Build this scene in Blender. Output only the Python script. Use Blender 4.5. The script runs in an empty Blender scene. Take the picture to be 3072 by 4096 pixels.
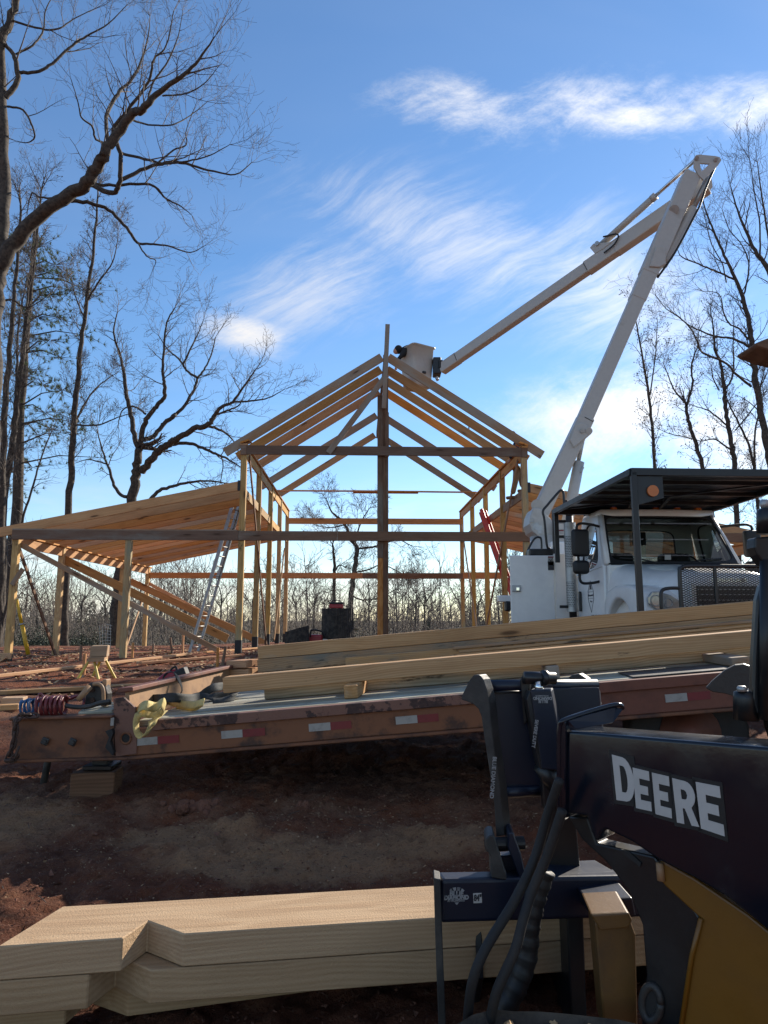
import bpy, bmesh, math, random
import numpy as np
from mathutils import Vector, Matrix, noise
R = math.radians
sc = bpy.context.scene
COL = sc.collection
# ------------------------------------------------------------------ camera, world, sun, exposure
F, PIT, EYE = 2800.0, R(8.6), Vector((0, 0, 1.6))
cam = bpy.data.cameras.new('camera'); camo = bpy.data.objects.new('camera', cam); COL.objects.link(camo)
camo.location = EYE; camo.rotation_euler = (R(90) + PIT, 0, 0)
cam.sensor_fit = 'VERTICAL'; cam.sensor_height = 24; cam.lens = 24 * F / 4096; cam.clip_end = 3000; cam.clip_start = .05
sc.camera = camo
SUN_AZ, SUN_EL = R(40), R(27)
tosun = Vector((math.sin(SUN_AZ) * math.cos(SUN_EL), math.cos(SUN_AZ) * math.cos(SUN_EL), math.sin(SUN_EL)))
sun = bpy.data.lights.new('sun', 'SUN'); sun.energy = 4.7; sun.angle = R(.5); sun.color = (1, .90, .76)
suno = bpy.data.objects.new('sun', sun); COL.objects.link(suno); suno.rotation_euler = (-tosun).to_track_quat('-Z', 'Y').to_euler()
suno.location = (20, 20, 30)
sc.view_settings.view_transform = 'Standard'; sc.view_settings.look = 'None'; sc.view_settings.gamma = 1
sc.view_settings.exposure = 0.75; sc.view_settings.use_curve_mapping = False
sc.render.film_transparent = False

def ray(u, v):
    x, y = (u - 1536) / F, (2048 - v) / F
    return Vector((x, math.cos(PIT) - y * math.sin(PIT), math.sin(PIT) + y * math.cos(PIT)))
def P(u, v, Y):
    r = ray(u, v); return EYE + r * (Y / r.y)
def on_plane(u, v, o, n):
    r = ray(u, v); return EYE + r * ((o - EYE).dot(n) / r.dot(n))

# node helpers
class NT:
    def __init__(s, tree): s.t = tree
    def n(s, typ, ins=None, **kw):
        nd = s.t.nodes.new(typ)
        for k, v in kw.items(): setattr(nd, k, v)
        for k, v in (ins or {}).items(): s.set(nd.inputs[k], v)
        return nd
    def set(s, sock, v):
        if isinstance(v, bpy.types.NodeSocket): s.t.links.new(v, sock)
        elif isinstance(v, bpy.types.Node): s.t.links.new(v.outputs[0], sock)
        else: sock.default_value = v
    def math(s, op, a, b=0.0, c=0.0, clamp=False):
        nd = s.n('ShaderNodeMath', {0: a, 1: b, 2: c}, operation=op, use_clamp=clamp); return nd.outputs[0]
    def mix(s, fac, a, b, mode='MIX'):
        nd = s.n('ShaderNodeMix', data_type='RGBA', blend_type=mode)
        s.set(nd.inputs[0], fac); s.set(nd.inputs[6], a); s.set(nd.inputs[7], b); return nd.outputs[2]
    def ramp(s, fac, lo, hi):
        nd = s.n('ShaderNodeMapRange', {0: fac, 1: lo, 2: hi}); nd.interpolation_type = 'SMOOTHSTEP'; return nd.outputs[0]
    def noise(s, vec, scale, detail=4, rough=.55, dist=0.0):
        nd = s.n('ShaderNodeTexNoise', {'Vector': vec, 'Scale': scale, 'Detail': detail, 'Roughness': rough, 'Distortion': dist}); return nd.outputs[0]
    def scl(s, vec, sx, sy, sz, loc=(0, 0, 0), rot=(0, 0, 0)):
        if any(rot) and (sx, sy, sz) != (1, 1, 1): vec = s.n('ShaderNodeMapping', {'Vector': vec, 'Rotation': rot}).outputs[0]; rot = (0, 0, 0)
        nd = s.n('ShaderNodeMapping', {'Vector': vec, 'Scale': (sx, sy, sz), 'Location': loc, 'Rotation': rot}); return nd.outputs[0]
def c4(c): return (c[0], c[1], c[2], 1)

# world: Nishita sky with cirrus, plus fill cloud added behind the camera
w = bpy.data.worlds.new('World'); sc.world = w; w.use_nodes = True
w.node_tree.nodes.clear(); T = NT(w.node_tree)
sky = T.n('ShaderNodeTexSky', sky_type='NISHITA'); sky.sun_disc = False; sky.sun_elevation = SUN_EL; sky.sun_rotation = SUN_AZ
sky.air_density = 1.0; sky.dust_density = .05; sky.ozone_density = 3.0; sky.altitude = 300
tc = T.n('ShaderNodeTexCoord'); sep = T.n('ShaderNodeSeparateXYZ', {0: tc.outputs['Generated']})
dx, dy, dz = sep.outputs
ysafe = T.math('MAXIMUM', dy, .05); a = T.math('DIVIDE', dx, ysafe); b = T.math('DIVIDE', dz, ysafe)
zs = T.math('ADD', T.math('MAXIMUM', dz, 0), .12)
cv = T.n('ShaderNodeCombineXYZ', {0: T.math('DIVIDE', dx, zs), 1: T.math('DIVIDE', dy, zs), 2: 0.0}).outputs[0]
gv = T.n('ShaderNodeCombineXYZ', {0: a, 1: b, 2: 0.0}).outputs[0]
def ab(u, v): r = ray(u, v); return r.x / r.y, r.z / r.y
front = T.ramp(dy, .1, .3)
def blob(u, v, su, sv, ang=0):
    ca, cb = ab(u, v)
    m = T.scl(gv, 1, 1, 1, loc=(-ca, -cb, 0))
    m = T.scl(m, 1, 1, 1, rot=(0, 0, -R(ang)))
    m = T.scl(m, F / su, F / sv, 1)
    ln = T.n('ShaderNodeVectorMath', {0: m}, operation='LENGTH').outputs['Value']
    return T.math('MULTIPLY', T.ramp(ln, 1.0, 0.0), front)
def mx(*ls):
    o = ls[0]
    for l in ls[1:]: o = T.math('MAXIMUM', o, l)
    return o
n_warp = T.n('ShaderNodeTexNoise', {'Vector': gv, 'Scale': 2.6, 'Detail': 3.0}).outputs[1]
gw = T.n('ShaderNodeVectorMath', {0: gv, 1: T.n('ShaderNodeVectorMath', {0: n_warp, 'Scale': .16}, operation='SCALE').outputs[0]}, operation='ADD').outputs[0]
n_streak = T.noise(T.scl(gw, 5.0, 34.0, 1, rot=(0, 0, R(-33))), 1.0, 7, .70)
n_fluff = T.noise(T.scl(gw, 7.0, 13.0, 1, loc=(3, 1, 0), rot=(0, 0, R(-8))), 1.0, 9, .74)
n_big = T.noise(T.scl(gw, 2.4, 4.6, 1, loc=(7, 2, 0), rot=(0, 0, R(-15))), 1.0, 3, .55)
tex = T.math('ADD', T.math('MULTIPLY', n_fluff, .62), T.math('ADD', T.math('MULTIPLY', n_streak, .24), T.math('MULTIPLY', n_big, .3)))
tex2 = T.math('ADD', T.math('MULTIPLY', n_fluff, .30), T.math('ADD', T.math('MULTIPLY', n_streak, .56), T.math('MULTIPLY', n_big, .32)))
band = mx(blob(2450, 440, 1250, 330, -3), blob(3000, 430, 900, 300, 0), blob(1850, 430, 800, 330, -8))
c1 = T.math('MULTIPLY', T.ramp(T.math('ADD', tex, T.math('MULTIPLY', band, .30)), .68, 1.08), T.math('MULTIPLY', T.math('POWER', band, .8), .9))
mid = mx(blob(1800, 960, 1300, 480, -20), blob(2450, 1150, 900, 600, -30), blob(1250, 1150, 900, 400, 25))
c2 = T.math('MULTIPLY', T.ramp(T.math('ADD', tex2, T.math('MULTIPLY', mid, .24)), .60, .98), T.math('MULTIPLY', T.math('POWER', mid, .8), .56))
low = mx(blob(2450, 1660, 950, 420, 16), blob(3000, 1800, 900, 520, 0), blob(980, 1330, 420, 190, -12))
c3 = T.math('MULTIPLY', T.ramp(T.math('ADD', tex, T.math('MULTIPLY', low, .28)), .62, 1.0), T.math('MULTIPLY', T.math('POWER', low, .8), .95))
cirrus_and_fill = T.math('MULTIPLY', T.ramp(T.noise(T.scl(cv, .5, 1.6, 1), 1.0, 5, .62, .6), .36, .74), T.math('ADD', .05, T.math('MULTIPLY', T.ramp(dy, .25, -.25), .5)))  # faint cirrus all over; thicker unseen cloud added behind the camera as neutral fill
n_low = T.noise(T.scl(gw, 2.6, 15.0, 1, loc=(1, 5, 0)), 1.0, 6, .62, .3)
horizon_c = T.math('MULTIPLY', T.ramp(b, .26, .0), T.math('ADD', .10, T.math('MULTIPLY', T.ramp(n_low, .36, .7), .75)))
cl = T.math('MINIMUM', T.math('ADD', T.math('MAXIMUM', mx(c1, c2, c3), horizon_c), cirrus_and_fill), .93)
# cloud colour follows the brightness towards the sun
sd = T.n('ShaderNodeVectorMath', {0: tc.outputs['Generated'], 1: tuple(tosun)}, operation='DOT_PRODUCT').outputs['Value']
glow = T.math('POWER', T.math('MAXIMUM', sd, 0), 6)
cb_ = T.math('ADD', 5.6, T.math('MULTIPLY', glow, 3.0))
ccol = T.n('ShaderNodeCombineColor', {0: T.math('MULTIPLY', cb_, 1.03), 1: T.math('MULTIPLY', cb_, 1.0), 2: T.math('MULTIPLY', cb_, .97)}).outputs[0]
skyc = T.n('ShaderNodeHueSaturation', {'Saturation': 1.12, 'Value': 1.12, 'Color': sky.outputs[0]}).outputs[0]
bg = T.n('ShaderNodeBackground', {'Color': T.mix(cl, skyc, ccol), 'Strength': .10})
T.n('ShaderNodeOutputWorld', {0: bg.outputs[0]})
w.cycles.sampling_method = 'MANUAL'; w.cycles.sample_map_resolution = 256

# ------------------------------------------------------------------ object helpers
def link(o, parent=None, world=None):
    COL.objects.link(o)
    if parent is not None:
        o.parent = parent; o.matrix_parent_inverse = BASE[parent.name].inverted()
    M_ = world if world is not None else Matrix.Identity(4)
    o.matrix_basis = M_; BASE[o.name] = M_
    return o
BASE = {}
def tag(o, label=None, cat=None, group=None, kind=None):
    if label: o['label'] = label
    if cat: o['category'] = cat
    if group: o['group'] = group
    if kind: o['kind'] = kind
    return o
def thing(name, label, cat, loc=(0, 0, 0), group=None):
    o = bpy.data.objects.new(name, None); o.empty_display_size = .2
    link(o, None, Matrix.Translation(Vector(loc))); return tag(o, label, cat, group)
def mesh_obj(name, me, mat, parent=None, world=None, smooth=False):
    if mat is not None: me.materials.append(mat)
    if smooth: me.polygons.foreach_set('use_smooth', [True] * len(me.polygons))
    return link(bpy.data.objects.new(name, me), parent, world)
def from_lists(name, V, Fc, mat, parent=None, world=None, smooth=False):
    me = bpy.data.meshes.new(name); me.from_pydata([tuple(v) for v in V], [], Fc); me.update()
    return mesh_obj(name, me, mat, parent, world, smooth)
def from_bm(name, bm, mat, parent=None, world=None, smooth=False):
    bmesh.ops.recalc_face_normals(bm, faces=bm.faces)
    me = bpy.data.meshes.new(name); bm.to_mesh(me); bm.free()
    return mesh_obj(name, me, mat, parent, world, smooth)
def frame(o, x, up=Vector((0, 0, 1))):
    x = Vector(x).normalized(); up = Vector(up)
    if abs(x.dot(up.normalized())) > .995: up = Vector((0, 1, 0))
    y = up.cross(x).normalized(); z = x.cross(y)
    return Matrix(((x.x, y.x, z.x, o[0]), (x.y, y.y, z.y, o[1]), (x.z, y.z, z.z, o[2]), (0, 0, 0, 1)))
def cbox_bm(sx, sy, sz, c=.004, seg=1):
    bm = bmesh.new(); bmesh.ops.create_cube(bm, size=1)
    bmesh.ops.scale(bm, vec=(sx, sy, sz), verts=bm.verts)
    if c > 0: bmesh.ops.bevel(bm, geom=bm.edges[:], offset=min(c, sx * .45, sy * .45, sz * .45), segments=seg, affect='EDGES', profile=.5)
    return bm
def beam(name, A, B, w, h, mat, parent=None, up=(0, 0, 1), c=.005, seg=1, smooth=False):
    """box along A-B; w across (horizontal), h along up"""
    A, B = Vector(A), Vector(B)
    return from_bm(name, cbox_bm((B - A).length, w, h, c, seg), mat, parent, frame((A + B) / 2, B - A, up), smooth)
def box(name, ctr, size, mat, parent=None, rot=None, c=.005, seg=1, smooth=False):
    M_ = Matrix.Translation(Vector(ctr))
    if rot is not None: M_ = M_ @ rot
    return from_bm(name, cbox_bm(*size, c, seg), mat, parent, M_, smooth)
def tube_data(pts, rad, n=8, cap=True, V=None, Fc=None):
    V = [] if V is None else V; Fc = [] if Fc is None else Fc
    pts = [Vector(p) for p in pts]; k0 = len(V); m = len(pts)
    if not hasattr(rad, '__len__'): rad = [rad] * m
    t = (pts[1] - pts[0]).normalized(); nrm = t.orthogonal().normalized()
    for i in range(m):
        t2 = (pts[min(i + 1, m - 1)] - pts[max(i - 1, 0)])
        t2 = t2.normalized() if t2.length > 1e-9 else t
        nrm = (nrm - t2 * nrm.dot(t2)); nrm = nrm.normalized() if nrm.length > 1e-6 else t2.orthogonal().normalized()
        bn = t2.cross(nrm); t = t2
        for j in range(n):
            an = 2 * math.pi * j / n
            V.append(pts[i] + (nrm * math.cos(an) + bn * math.sin(an)) * rad[i])
    for i in range(m - 1):
        for j in range(n):
            j2 = (j + 1) % n; q = k0 + i * n
            Fc.append((q + j, q + j2, q + n + j2, q + n + j))
    if cap:
        Fc.append(tuple(k0 + j for j in reversed(range(n)))); Fc.append(tuple(k0 + (m - 1) * n + j for j in range(n)))
    return V, Fc
def tube(name, pts, rad, mat, parent=None, n=10, smooth=True):
    V, Fc = tube_data(pts, rad, n); return from_lists(name, V, Fc, mat, parent, None, smooth)
def spline(pts, per=8):
    pts = [Vector(p) for p in pts]; out = []
    for i in range(len(pts) - 1):
        p0, p1, p2, p3 = pts[max(i - 1, 0)], pts[i], pts[i + 1], pts[min(i + 2, len(pts) - 1)]
        for k in range(per):
            t = k / per
            out.append(.5 * ((2 * p1) + (p2 - p0) * t + (2 * p0 - 5 * p1 + 4 * p2 - p3) * t * t + (3 * p1 - p0 - 3 * p2 + p3) * t ** 3))
    out.append(pts[-1]); return out
def prism(name, pts, ext, mat, parent=None, c=0.0, seg=2, smooth=False):
    """polygon of 3-D points extruded by vector ext"""
    bm = bmesh.new(); vs = [bm.verts.new(p) for p in pts]; f = bm.faces.new(vs)
    r = bmesh.ops.extrude_face_region(bm, geom=[f])
    bmesh.ops.translate(bm, vec=Vector(ext), verts=[e for e in r['geom'] if isinstance(e, bmesh.types.BMVert)])
    bmesh.ops.recalc_face_normals(bm, faces=bm.faces)
    if c > 0:
        es = [e for e in bm.edges if len(e.link_faces) == 2 and e.calc_face_angle(0) > R(35)]
        bmesh.ops.bevel(bm, geom=es, offset=c, segments=seg, affect='EDGES', profile=.5, clamp_overlap=True)
    bmesh.ops.triangulate(bm, faces=[f for f in bm.faces if len(f.verts) > 4])
    return from_bm(name, bm, mat, parent, None, smooth)
def cyl(name, A, B, r, mat, parent=None, n=14, r2=None):
    return tube(name, [A, B], [r, r if r2 is None else r2], mat, parent, n, False) if r2 is not None or True else None
def text_mesh(name, s, mat, world, size, parent=None, offset=0.0, depth=.001, sx=1.0):
    cu = bpy.data.curves.new(name + '_curve', 'FONT'); cu.body = s; cu.size = size; cu.align_x = 'CENTER'; cu.align_y = 'CENTER'
    cu.offset = offset; cu.extrude = depth; cu.resolution_u = 3
    o = bpy.data.objects.new(name + '_tmp', cu); COL.objects.link(o)
    dg = bpy.context.evaluated_depsgraph_get(); me = bpy.data.meshes.new_from_object(o.evaluated_get(dg))
    bpy.data.objects.remove(o); bpy.data.curves.remove(cu)
    me.transform(Matrix.Diagonal((sx, 1, 1, 1))); me.materials.clear()
    return mesh_obj(name, me, mat, parent, world)
def facing(o, right, up):
    """matrix for text: local x = right, local y = up"""
    x = Vector(right).normalized(); y = Vector(up); y = (y - x * y.dot(x)).normalized(); z = x.cross(y)
    return Matrix(((x.x, y.x, z.x, o[0]), (x.y, y.y, z.y, o[1]), (x.z, y.z, z.z, o[2]), (0, 0, 0, 1)))

# ------------------------------------------------------------------ materials
MATS = {}
def base_mat(name):
    m = bpy.data.materials.new(name); m.use_nodes = True; m.node_tree.nodes.clear()
    t = NT(m.node_tree); bs = t.n('ShaderNodeBsdfPrincipled'); t.n('ShaderNodeOutputMaterial', {0: bs.outputs[0]})
    MATS[name] = m; return m, t, bs
def paint(name, col, col2=None, rough=.45, metal=0.0, nscale=6.0, lo=.45, hi=.75, bump=.0, bscale=60, rvar=.15, spec=.5, coord='Object', detail=6):
    """plain surface with patchy second colour and fine relief"""
    m, t, bs = base_mat(name); co = t.n('ShaderNodeTexCoord').outputs[coord]
    rnd = t.n('ShaderNodeObjectInfo').outputs['Random']
    v = t.n('ShaderNodeVectorMath', {0: co, 1: t.n('ShaderNodeCombineXYZ', {0: t.math('MULTIPLY', rnd, 37.0), 1: t.math('MULTIPLY', rnd, 11.0), 2: 0.0}).outputs[0]}, operation='ADD').outputs[0]
    n1 = t.noise(v, nscale, detail, .62); f = t.ramp(n1, lo, hi)
    c = t.mix(f, c4(col), c4(col2 if col2 else [k * .8 for k in col]))
    n2 = t.noise(v, nscale * 6, 3, .6)
    c = t.mix(.25, c, t.mix(t.ramp(n2, .3, .7), c4([k * .8 for k in col]), c), 'MIX')
    t.set(bs.inputs['Base Color'], c); t.set(bs.inputs['Roughness'], t.math('ADD', rough, t.math('MULTIPLY', t.math('SUBTRACT', n1, .5), rvar * 2), clamp=True))
    bs.inputs['Metallic'].default_value = metal; bs.inputs['Specular IOR Level'].default_value = spec
    if bump > 0:
        bp = t.n('ShaderNodeBump', {'Strength': bump, 'Distance': .01, 'Height': t.noise(v, bscale, 4, .6)}); t.set(bs.inputs['Normal'], bp)
    return m
def wood(name, light, dark, gray=None, grayamt=0.0, bump=.25, knots=.8, grain=1.0, stain=0.0):
    m, t, bs = base_mat(name); co = t.n('ShaderNodeTexCoord').outputs['Object']
    rnd = t.n('ShaderNodeObjectInfo').outputs['Random']
    off = t.n('ShaderNodeCombineXYZ', {0: t.math('MULTIPLY', rnd, 91.0), 1: t.math('MULTIPLY', rnd, 13.0), 2: t.math('MULTIPLY', rnd, 7.0)}).outputs[0]
    v = t.n('ShaderNodeVectorMath', {0: co, 1: off}, operation='ADD').outputs[0]
    warp = t.noise(t.scl(v, .9, 3, 3), 1.0, 2, .5)
    v2 = t.n('ShaderNodeVectorMath', {0: v, 1: t.n('ShaderNodeCombineXYZ', {0: 0.0, 1: t.math('MULTIPLY', warp, .10), 2: t.math('MULTIPLY', warp, .16)}).outputs[0]}, operation='ADD').outputs[0]
    kn = t.n('ShaderNodeTexVoronoi', {'Vector': t.scl(v, .9, 4.2, 4.2), 'Scale': 1.0, 'Randomness': 1.0}).outputs['Distance']
    kmask = t.ramp(kn, .13, .05); khalo = t.ramp(kn, .34, .06)
    g1 = t.noise(t.scl(v2, 1.0 * grain, 34 * grain, 34 * grain), 1.0, 4, .6, .3)
    wv = t.n('ShaderNodeTexWave', {'Vector': t.scl(v2, .35, 9, 11), 'Scale': 1.6, 'Distortion': t.math('ADD', 5.0, t.math('MULTIPLY', khalo, 4.0)), 'Detail': 3.0, 'Detail Scale': .7}, wave_type='BANDS', bands_direction='Z').outputs[1]
    f = t.math('ADD', t.math('MULTIPLY', g1, .76), t.math('MULTIPLY', wv, .24))
    c = t.mix(t.ramp(f, .25, .75), c4(light), c4(dark))
    blot = t.noise(t.scl(v, 1.1, 3, 3), 1.0, 4, .6)
    c = t.mix(t.math('MULTIPLY', t.ramp(blot, .45, .75), .45), c, c4([k * .62 for k in dark]))
    if gray:
        gm = t.ramp(t.noise(t.scl(v, .6, 2.5, 2.5, loc=(4, 4, 4)), 1.0, 5, .65), .62 - grayamt * .4, .82 - grayamt * .4)
        c = t.mix(gm, c, c4(gray))
    if stain > 0:
        sm = t.ramp(t.noise(t.scl(v, 1.3, 2.0, 5, loc=(9, 1, 2)), 1.0, 6, .7), .66 - stain * .2, .74 - stain * .2)
        c = t.mix(t.math('MULTIPLY', sm, .8), c, (.035, .032, .026, 1))
    c = t.mix(t.math('MULTIPLY', khalo, .35 * knots), c, c4([dark[0] * .55, dark[1] * .42, dark[2] * .35]))
    c = t.mix(t.math('MULTIPLY', kmask, knots), c, (.06, .028, .012, 1))
    hv = t.n('ShaderNodeHueSaturation', {'Hue': .5, 'Saturation': t.math('ADD', .85, t.math('MULTIPLY', rnd, .25)), 'Value': t.math('ADD', .78, t.math('MULTIPLY', t.math('FRACT', t.math('MULTIPLY', rnd, 17.3)), .42)), 'Color': c}).outputs[0]
    t.set(bs.inputs['Base Color'], hv); bs.inputs['Roughness'].default_value = .78; bs.inputs['Specular IOR Level'].default_value = .25
    h = t.math('ADD', g1, t.math('MULTIPLY', t.noise(v, 140, 3, .6), .7))
    bp = t.n('ShaderNodeBump', {'Strength': bump, 'Distance': .006, 'Height': h}); t.set(bs.inputs['Normal'], bp)
    return m
def glass(name, tint=(.55, .62, .6), refl=.06):
    m = bpy.data.materials.new(name); m.use_nodes = True; m.node_tree.nodes.clear(); t = NT(m.node_tree)
    tr = t.n('ShaderNodeBsdfTransparent', {0: c4(tint)}); gl = t.n('ShaderNodeBsdfGlossy', {'Color': (1, 1, 1, 1), 'Roughness': .03})
    lw = t.n('ShaderNodeFresnel', {'IOR': 1.5}).outputs[0]
    mxs = t.n('ShaderNodeMixShader', {0: t.math('ADD', lw, refl), 1: tr.outputs[0], 2: gl.outputs[0]})
    t.n('ShaderNodeOutputMaterial', {0: mxs.outputs[0]}); MATS[name] = m; return m
W_NEW = wood('wood_new', (.55, .315, .145), (.41, .195, .075), (.30, .25, .18), .1)
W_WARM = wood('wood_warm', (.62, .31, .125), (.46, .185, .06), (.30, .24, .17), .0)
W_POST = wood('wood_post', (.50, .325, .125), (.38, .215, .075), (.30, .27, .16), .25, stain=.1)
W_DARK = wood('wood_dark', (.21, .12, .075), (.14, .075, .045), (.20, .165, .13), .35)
W_GRAY = wood('wood_gray', (.36, .23, .14), (.26, .15, .085), (.29, .235, .185), .5)
W_PALE = wood('wood_pale', (.50, .305, .155), (.38, .21, .098), (.40, .36, .28), .2, stain=.05)
W_STAIN = wood('wood_stain', (.48, .295, .15), (.35, .195, .09), (.20, .185, .15), .3, stain=.55)
W_ROUGH = wood('wood_rough', (.43, .275, .135), (.345, .205, .092), None, 0, bump=.7, knots=.7, stain=.08)
W_DECK = wood('wood_deck', (.44, .43, .35), (.27, .25, .19), (.30, .24, .16), .25, bump=.6, knots=.2, stain=.2)
M_TAR = paint('black_tar', (.012, .012, .013), (.03, .028, .026), .7)
M_BLACK = paint('black_steel', (.007, .008, .010), (.015, .016, .018), .38, nscale=5, bump=.05)
M_DBLACK = paint('black_plastic', (.008, .008, .009), (.013, .013, .013), .55)
M_NAVY = paint('navy_paint', (.004, .008, .022), (.009, .013, .026), .42, nscale=4, lo=.5, hi=.8, bump=.05)
M_BOOM = paint('boom_paint', (.004, .007, .014), (.036, .037, .040), .20, nscale=4.5, lo=.54, hi=.9, bump=.02, rvar=.25)
M_WORN = paint('worn_steel', (.026, .025, .024), (.07, .062, .054), .55, nscale=7, bump=.15)
M_WHITE = paint('white_paint', (.74, .73, .71), (.66, .64, .61), .22, nscale=1.2, lo=.5, hi=.95, rvar=.05, detail=2)
M_BOOMW = paint('white_boom', (.44, .415, .38), (.29, .245, .195), .42, nscale=2.5, lo=.56, hi=.9, bump=.02)
M_YEL = paint('yellow_paint', (.165, .07, .005), (.10, .043, .008), .42, nscale=3, lo=.5, hi=.85, bump=.04)
M_COUP = paint('coupler_paint', (.13, .062, .014), (.07, .036, .014), .5, nscale=6, bump=.08)
M_TAN = paint('tan_metal', (.33, .19, .095), (.17, .09, .05), .55, nscale=6, bump=.08)
M_RUST = paint('rusty_orange', (.18, .07, .03), (.055, .026, .018), .68, nscale=4, lo=.44, hi=.66, bump=.2)
M_RUST2 = paint('flaked_orange', (.185, .088, .06), (.035, .018, .016), .7, nscale=7, lo=.50, hi=.54, bump=.3)
M_ORANGE = paint('faded_orange', (.185, .068, .026), (.04, .019, .013), .6, nscale=4.5, lo=.52, hi=.66, bump=.1)
M_RAIL = paint('rail_brown', (.155, .05, .028), (.055, .022, .016), .6, nscale=5, bump=.1)
M_ALU = paint('aluminium', (.34, .33, .31), (.25, .24, .22), .5, .6, nscale=5)
M_CHROME = paint('chrome', (.75, .75, .75), (.6, .6, .6), .12, 1.0)
M_STEEL = paint('galvanised', (.42, .43, .43), (.30, .29, .27), .5, .7, nscale=8)
M_RUBBER = paint('rubber', (.012, .011, .011), (.032, .026, .022), .75, nscale=8, bump=.15)
M_REDF = paint('red_fibreglass', (.52, .05, .025), (.36, .04, .03), .4)
M_REDP = paint('red_plastic', (.30, .012, .02), (.18, .01, .016), .4)
M_REDT = paint('tape_red', (.17, .012, .018), (.12, .010, .014), .4, nscale=20)
M_WHT = paint('tape_white', (.32, .31, .285), (.22, .21, .19), .4, nscale=20)
M_HOSER = paint('hose_red', (.16, .022, .022), (.11, .018, .02), .42)
M_HOSEB = paint('hose_blue', (.03, .10, .22), (.025, .07, .16), .38)
M_STRAPY = paint('strap_yellow', (.56, .44, .17), (.40, .31, .14), .8, nscale=14, bump=.3, bscale=220)
M_STRAPB = paint('strap_black', (.03, .033, .032), (.06, .06, .055), .8, nscale=14, bump=.3, bscale=220)
M_CHAIN = paint('rusty_chain', (.075, .042, .03), (.045, .03, .025), .7, .3, nscale=30)
M_BARK = paint('bark', (.075, .058, .044), (.03, .024, .02), .9, nscale=9, bump=.9, bscale=22, lo=.4, hi=.62)
M_BARKD = paint('dark_bark', (.05, .038, .03), (.02, .016, .013), .9, nscale=12, bump=1.0, bscale=30, lo=.4, hi=.6)
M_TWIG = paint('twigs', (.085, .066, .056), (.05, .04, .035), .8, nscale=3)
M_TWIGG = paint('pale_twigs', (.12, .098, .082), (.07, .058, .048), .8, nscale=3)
M_LETTER = paint('letter_white', (.48, .465, .44), (.40, .385, .36), .45)
M_DECAL = paint('decal_white', (.30, .30, .30), (.10, .10, .11), .5, nscale=40, lo=.5, hi=.7)
M_INK = paint('ink', (.03, .03, .035), None, .5)
M_AMBER = paint('amber_lens', (.50, .14, .02), (.4, .1, .015), .25)
M_HEAD = paint('headlight_lens', (.34, .35, .35), (.16, .165, .17), .12, .2, nscale=9)
M_GLASS = glass('glass'); M_WSH = glass('windshield_glass', (.5, .56, .55), .03)
M_MIRROR = paint('mirror_glass', (.6, .65, .7), None, .04, 1.0)
M_KHAKI = paint('khaki_cloth', (.17, .115, .065), (.12, .08, .045), .9, nscale=12, bump=.3, bscale=40)
M_NAVYC = paint('navy_cloth', (.015, .02, .045), (.01, .013, .03), .9, nscale=12, bump=.3, bscale=40)
M_BLKC = paint('black_cloth', (.014, .014, .016), (.02, .02, .022), .9, nscale=12, bump=.3, bscale=40)
M_SKIN = paint('skin', (.50, .26, .17), (.42, .2, .13), .55)
M_BOOT = paint('boot_leather', (.16, .085, .045), (.1, .05, .03), .7)
M_CHIP = paint('pale_wood_chip', (.55, .36, .18), (.40, .24, .12), .85, nscale=20)
M_LEAF = paint('dry_leaves', (.42, .26, .13), (.22, .11, .05), .8, nscale=.9, coord='Object')
M_NEEDLE = paint('pine_needles', (.13, .175, .05), (.19, .205, .065), .6, nscale=1.2)
M_GREEN = paint('evergreen', (.030, .045, .022), (.045, .055, .028), .7, nscale=1.0)
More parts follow.
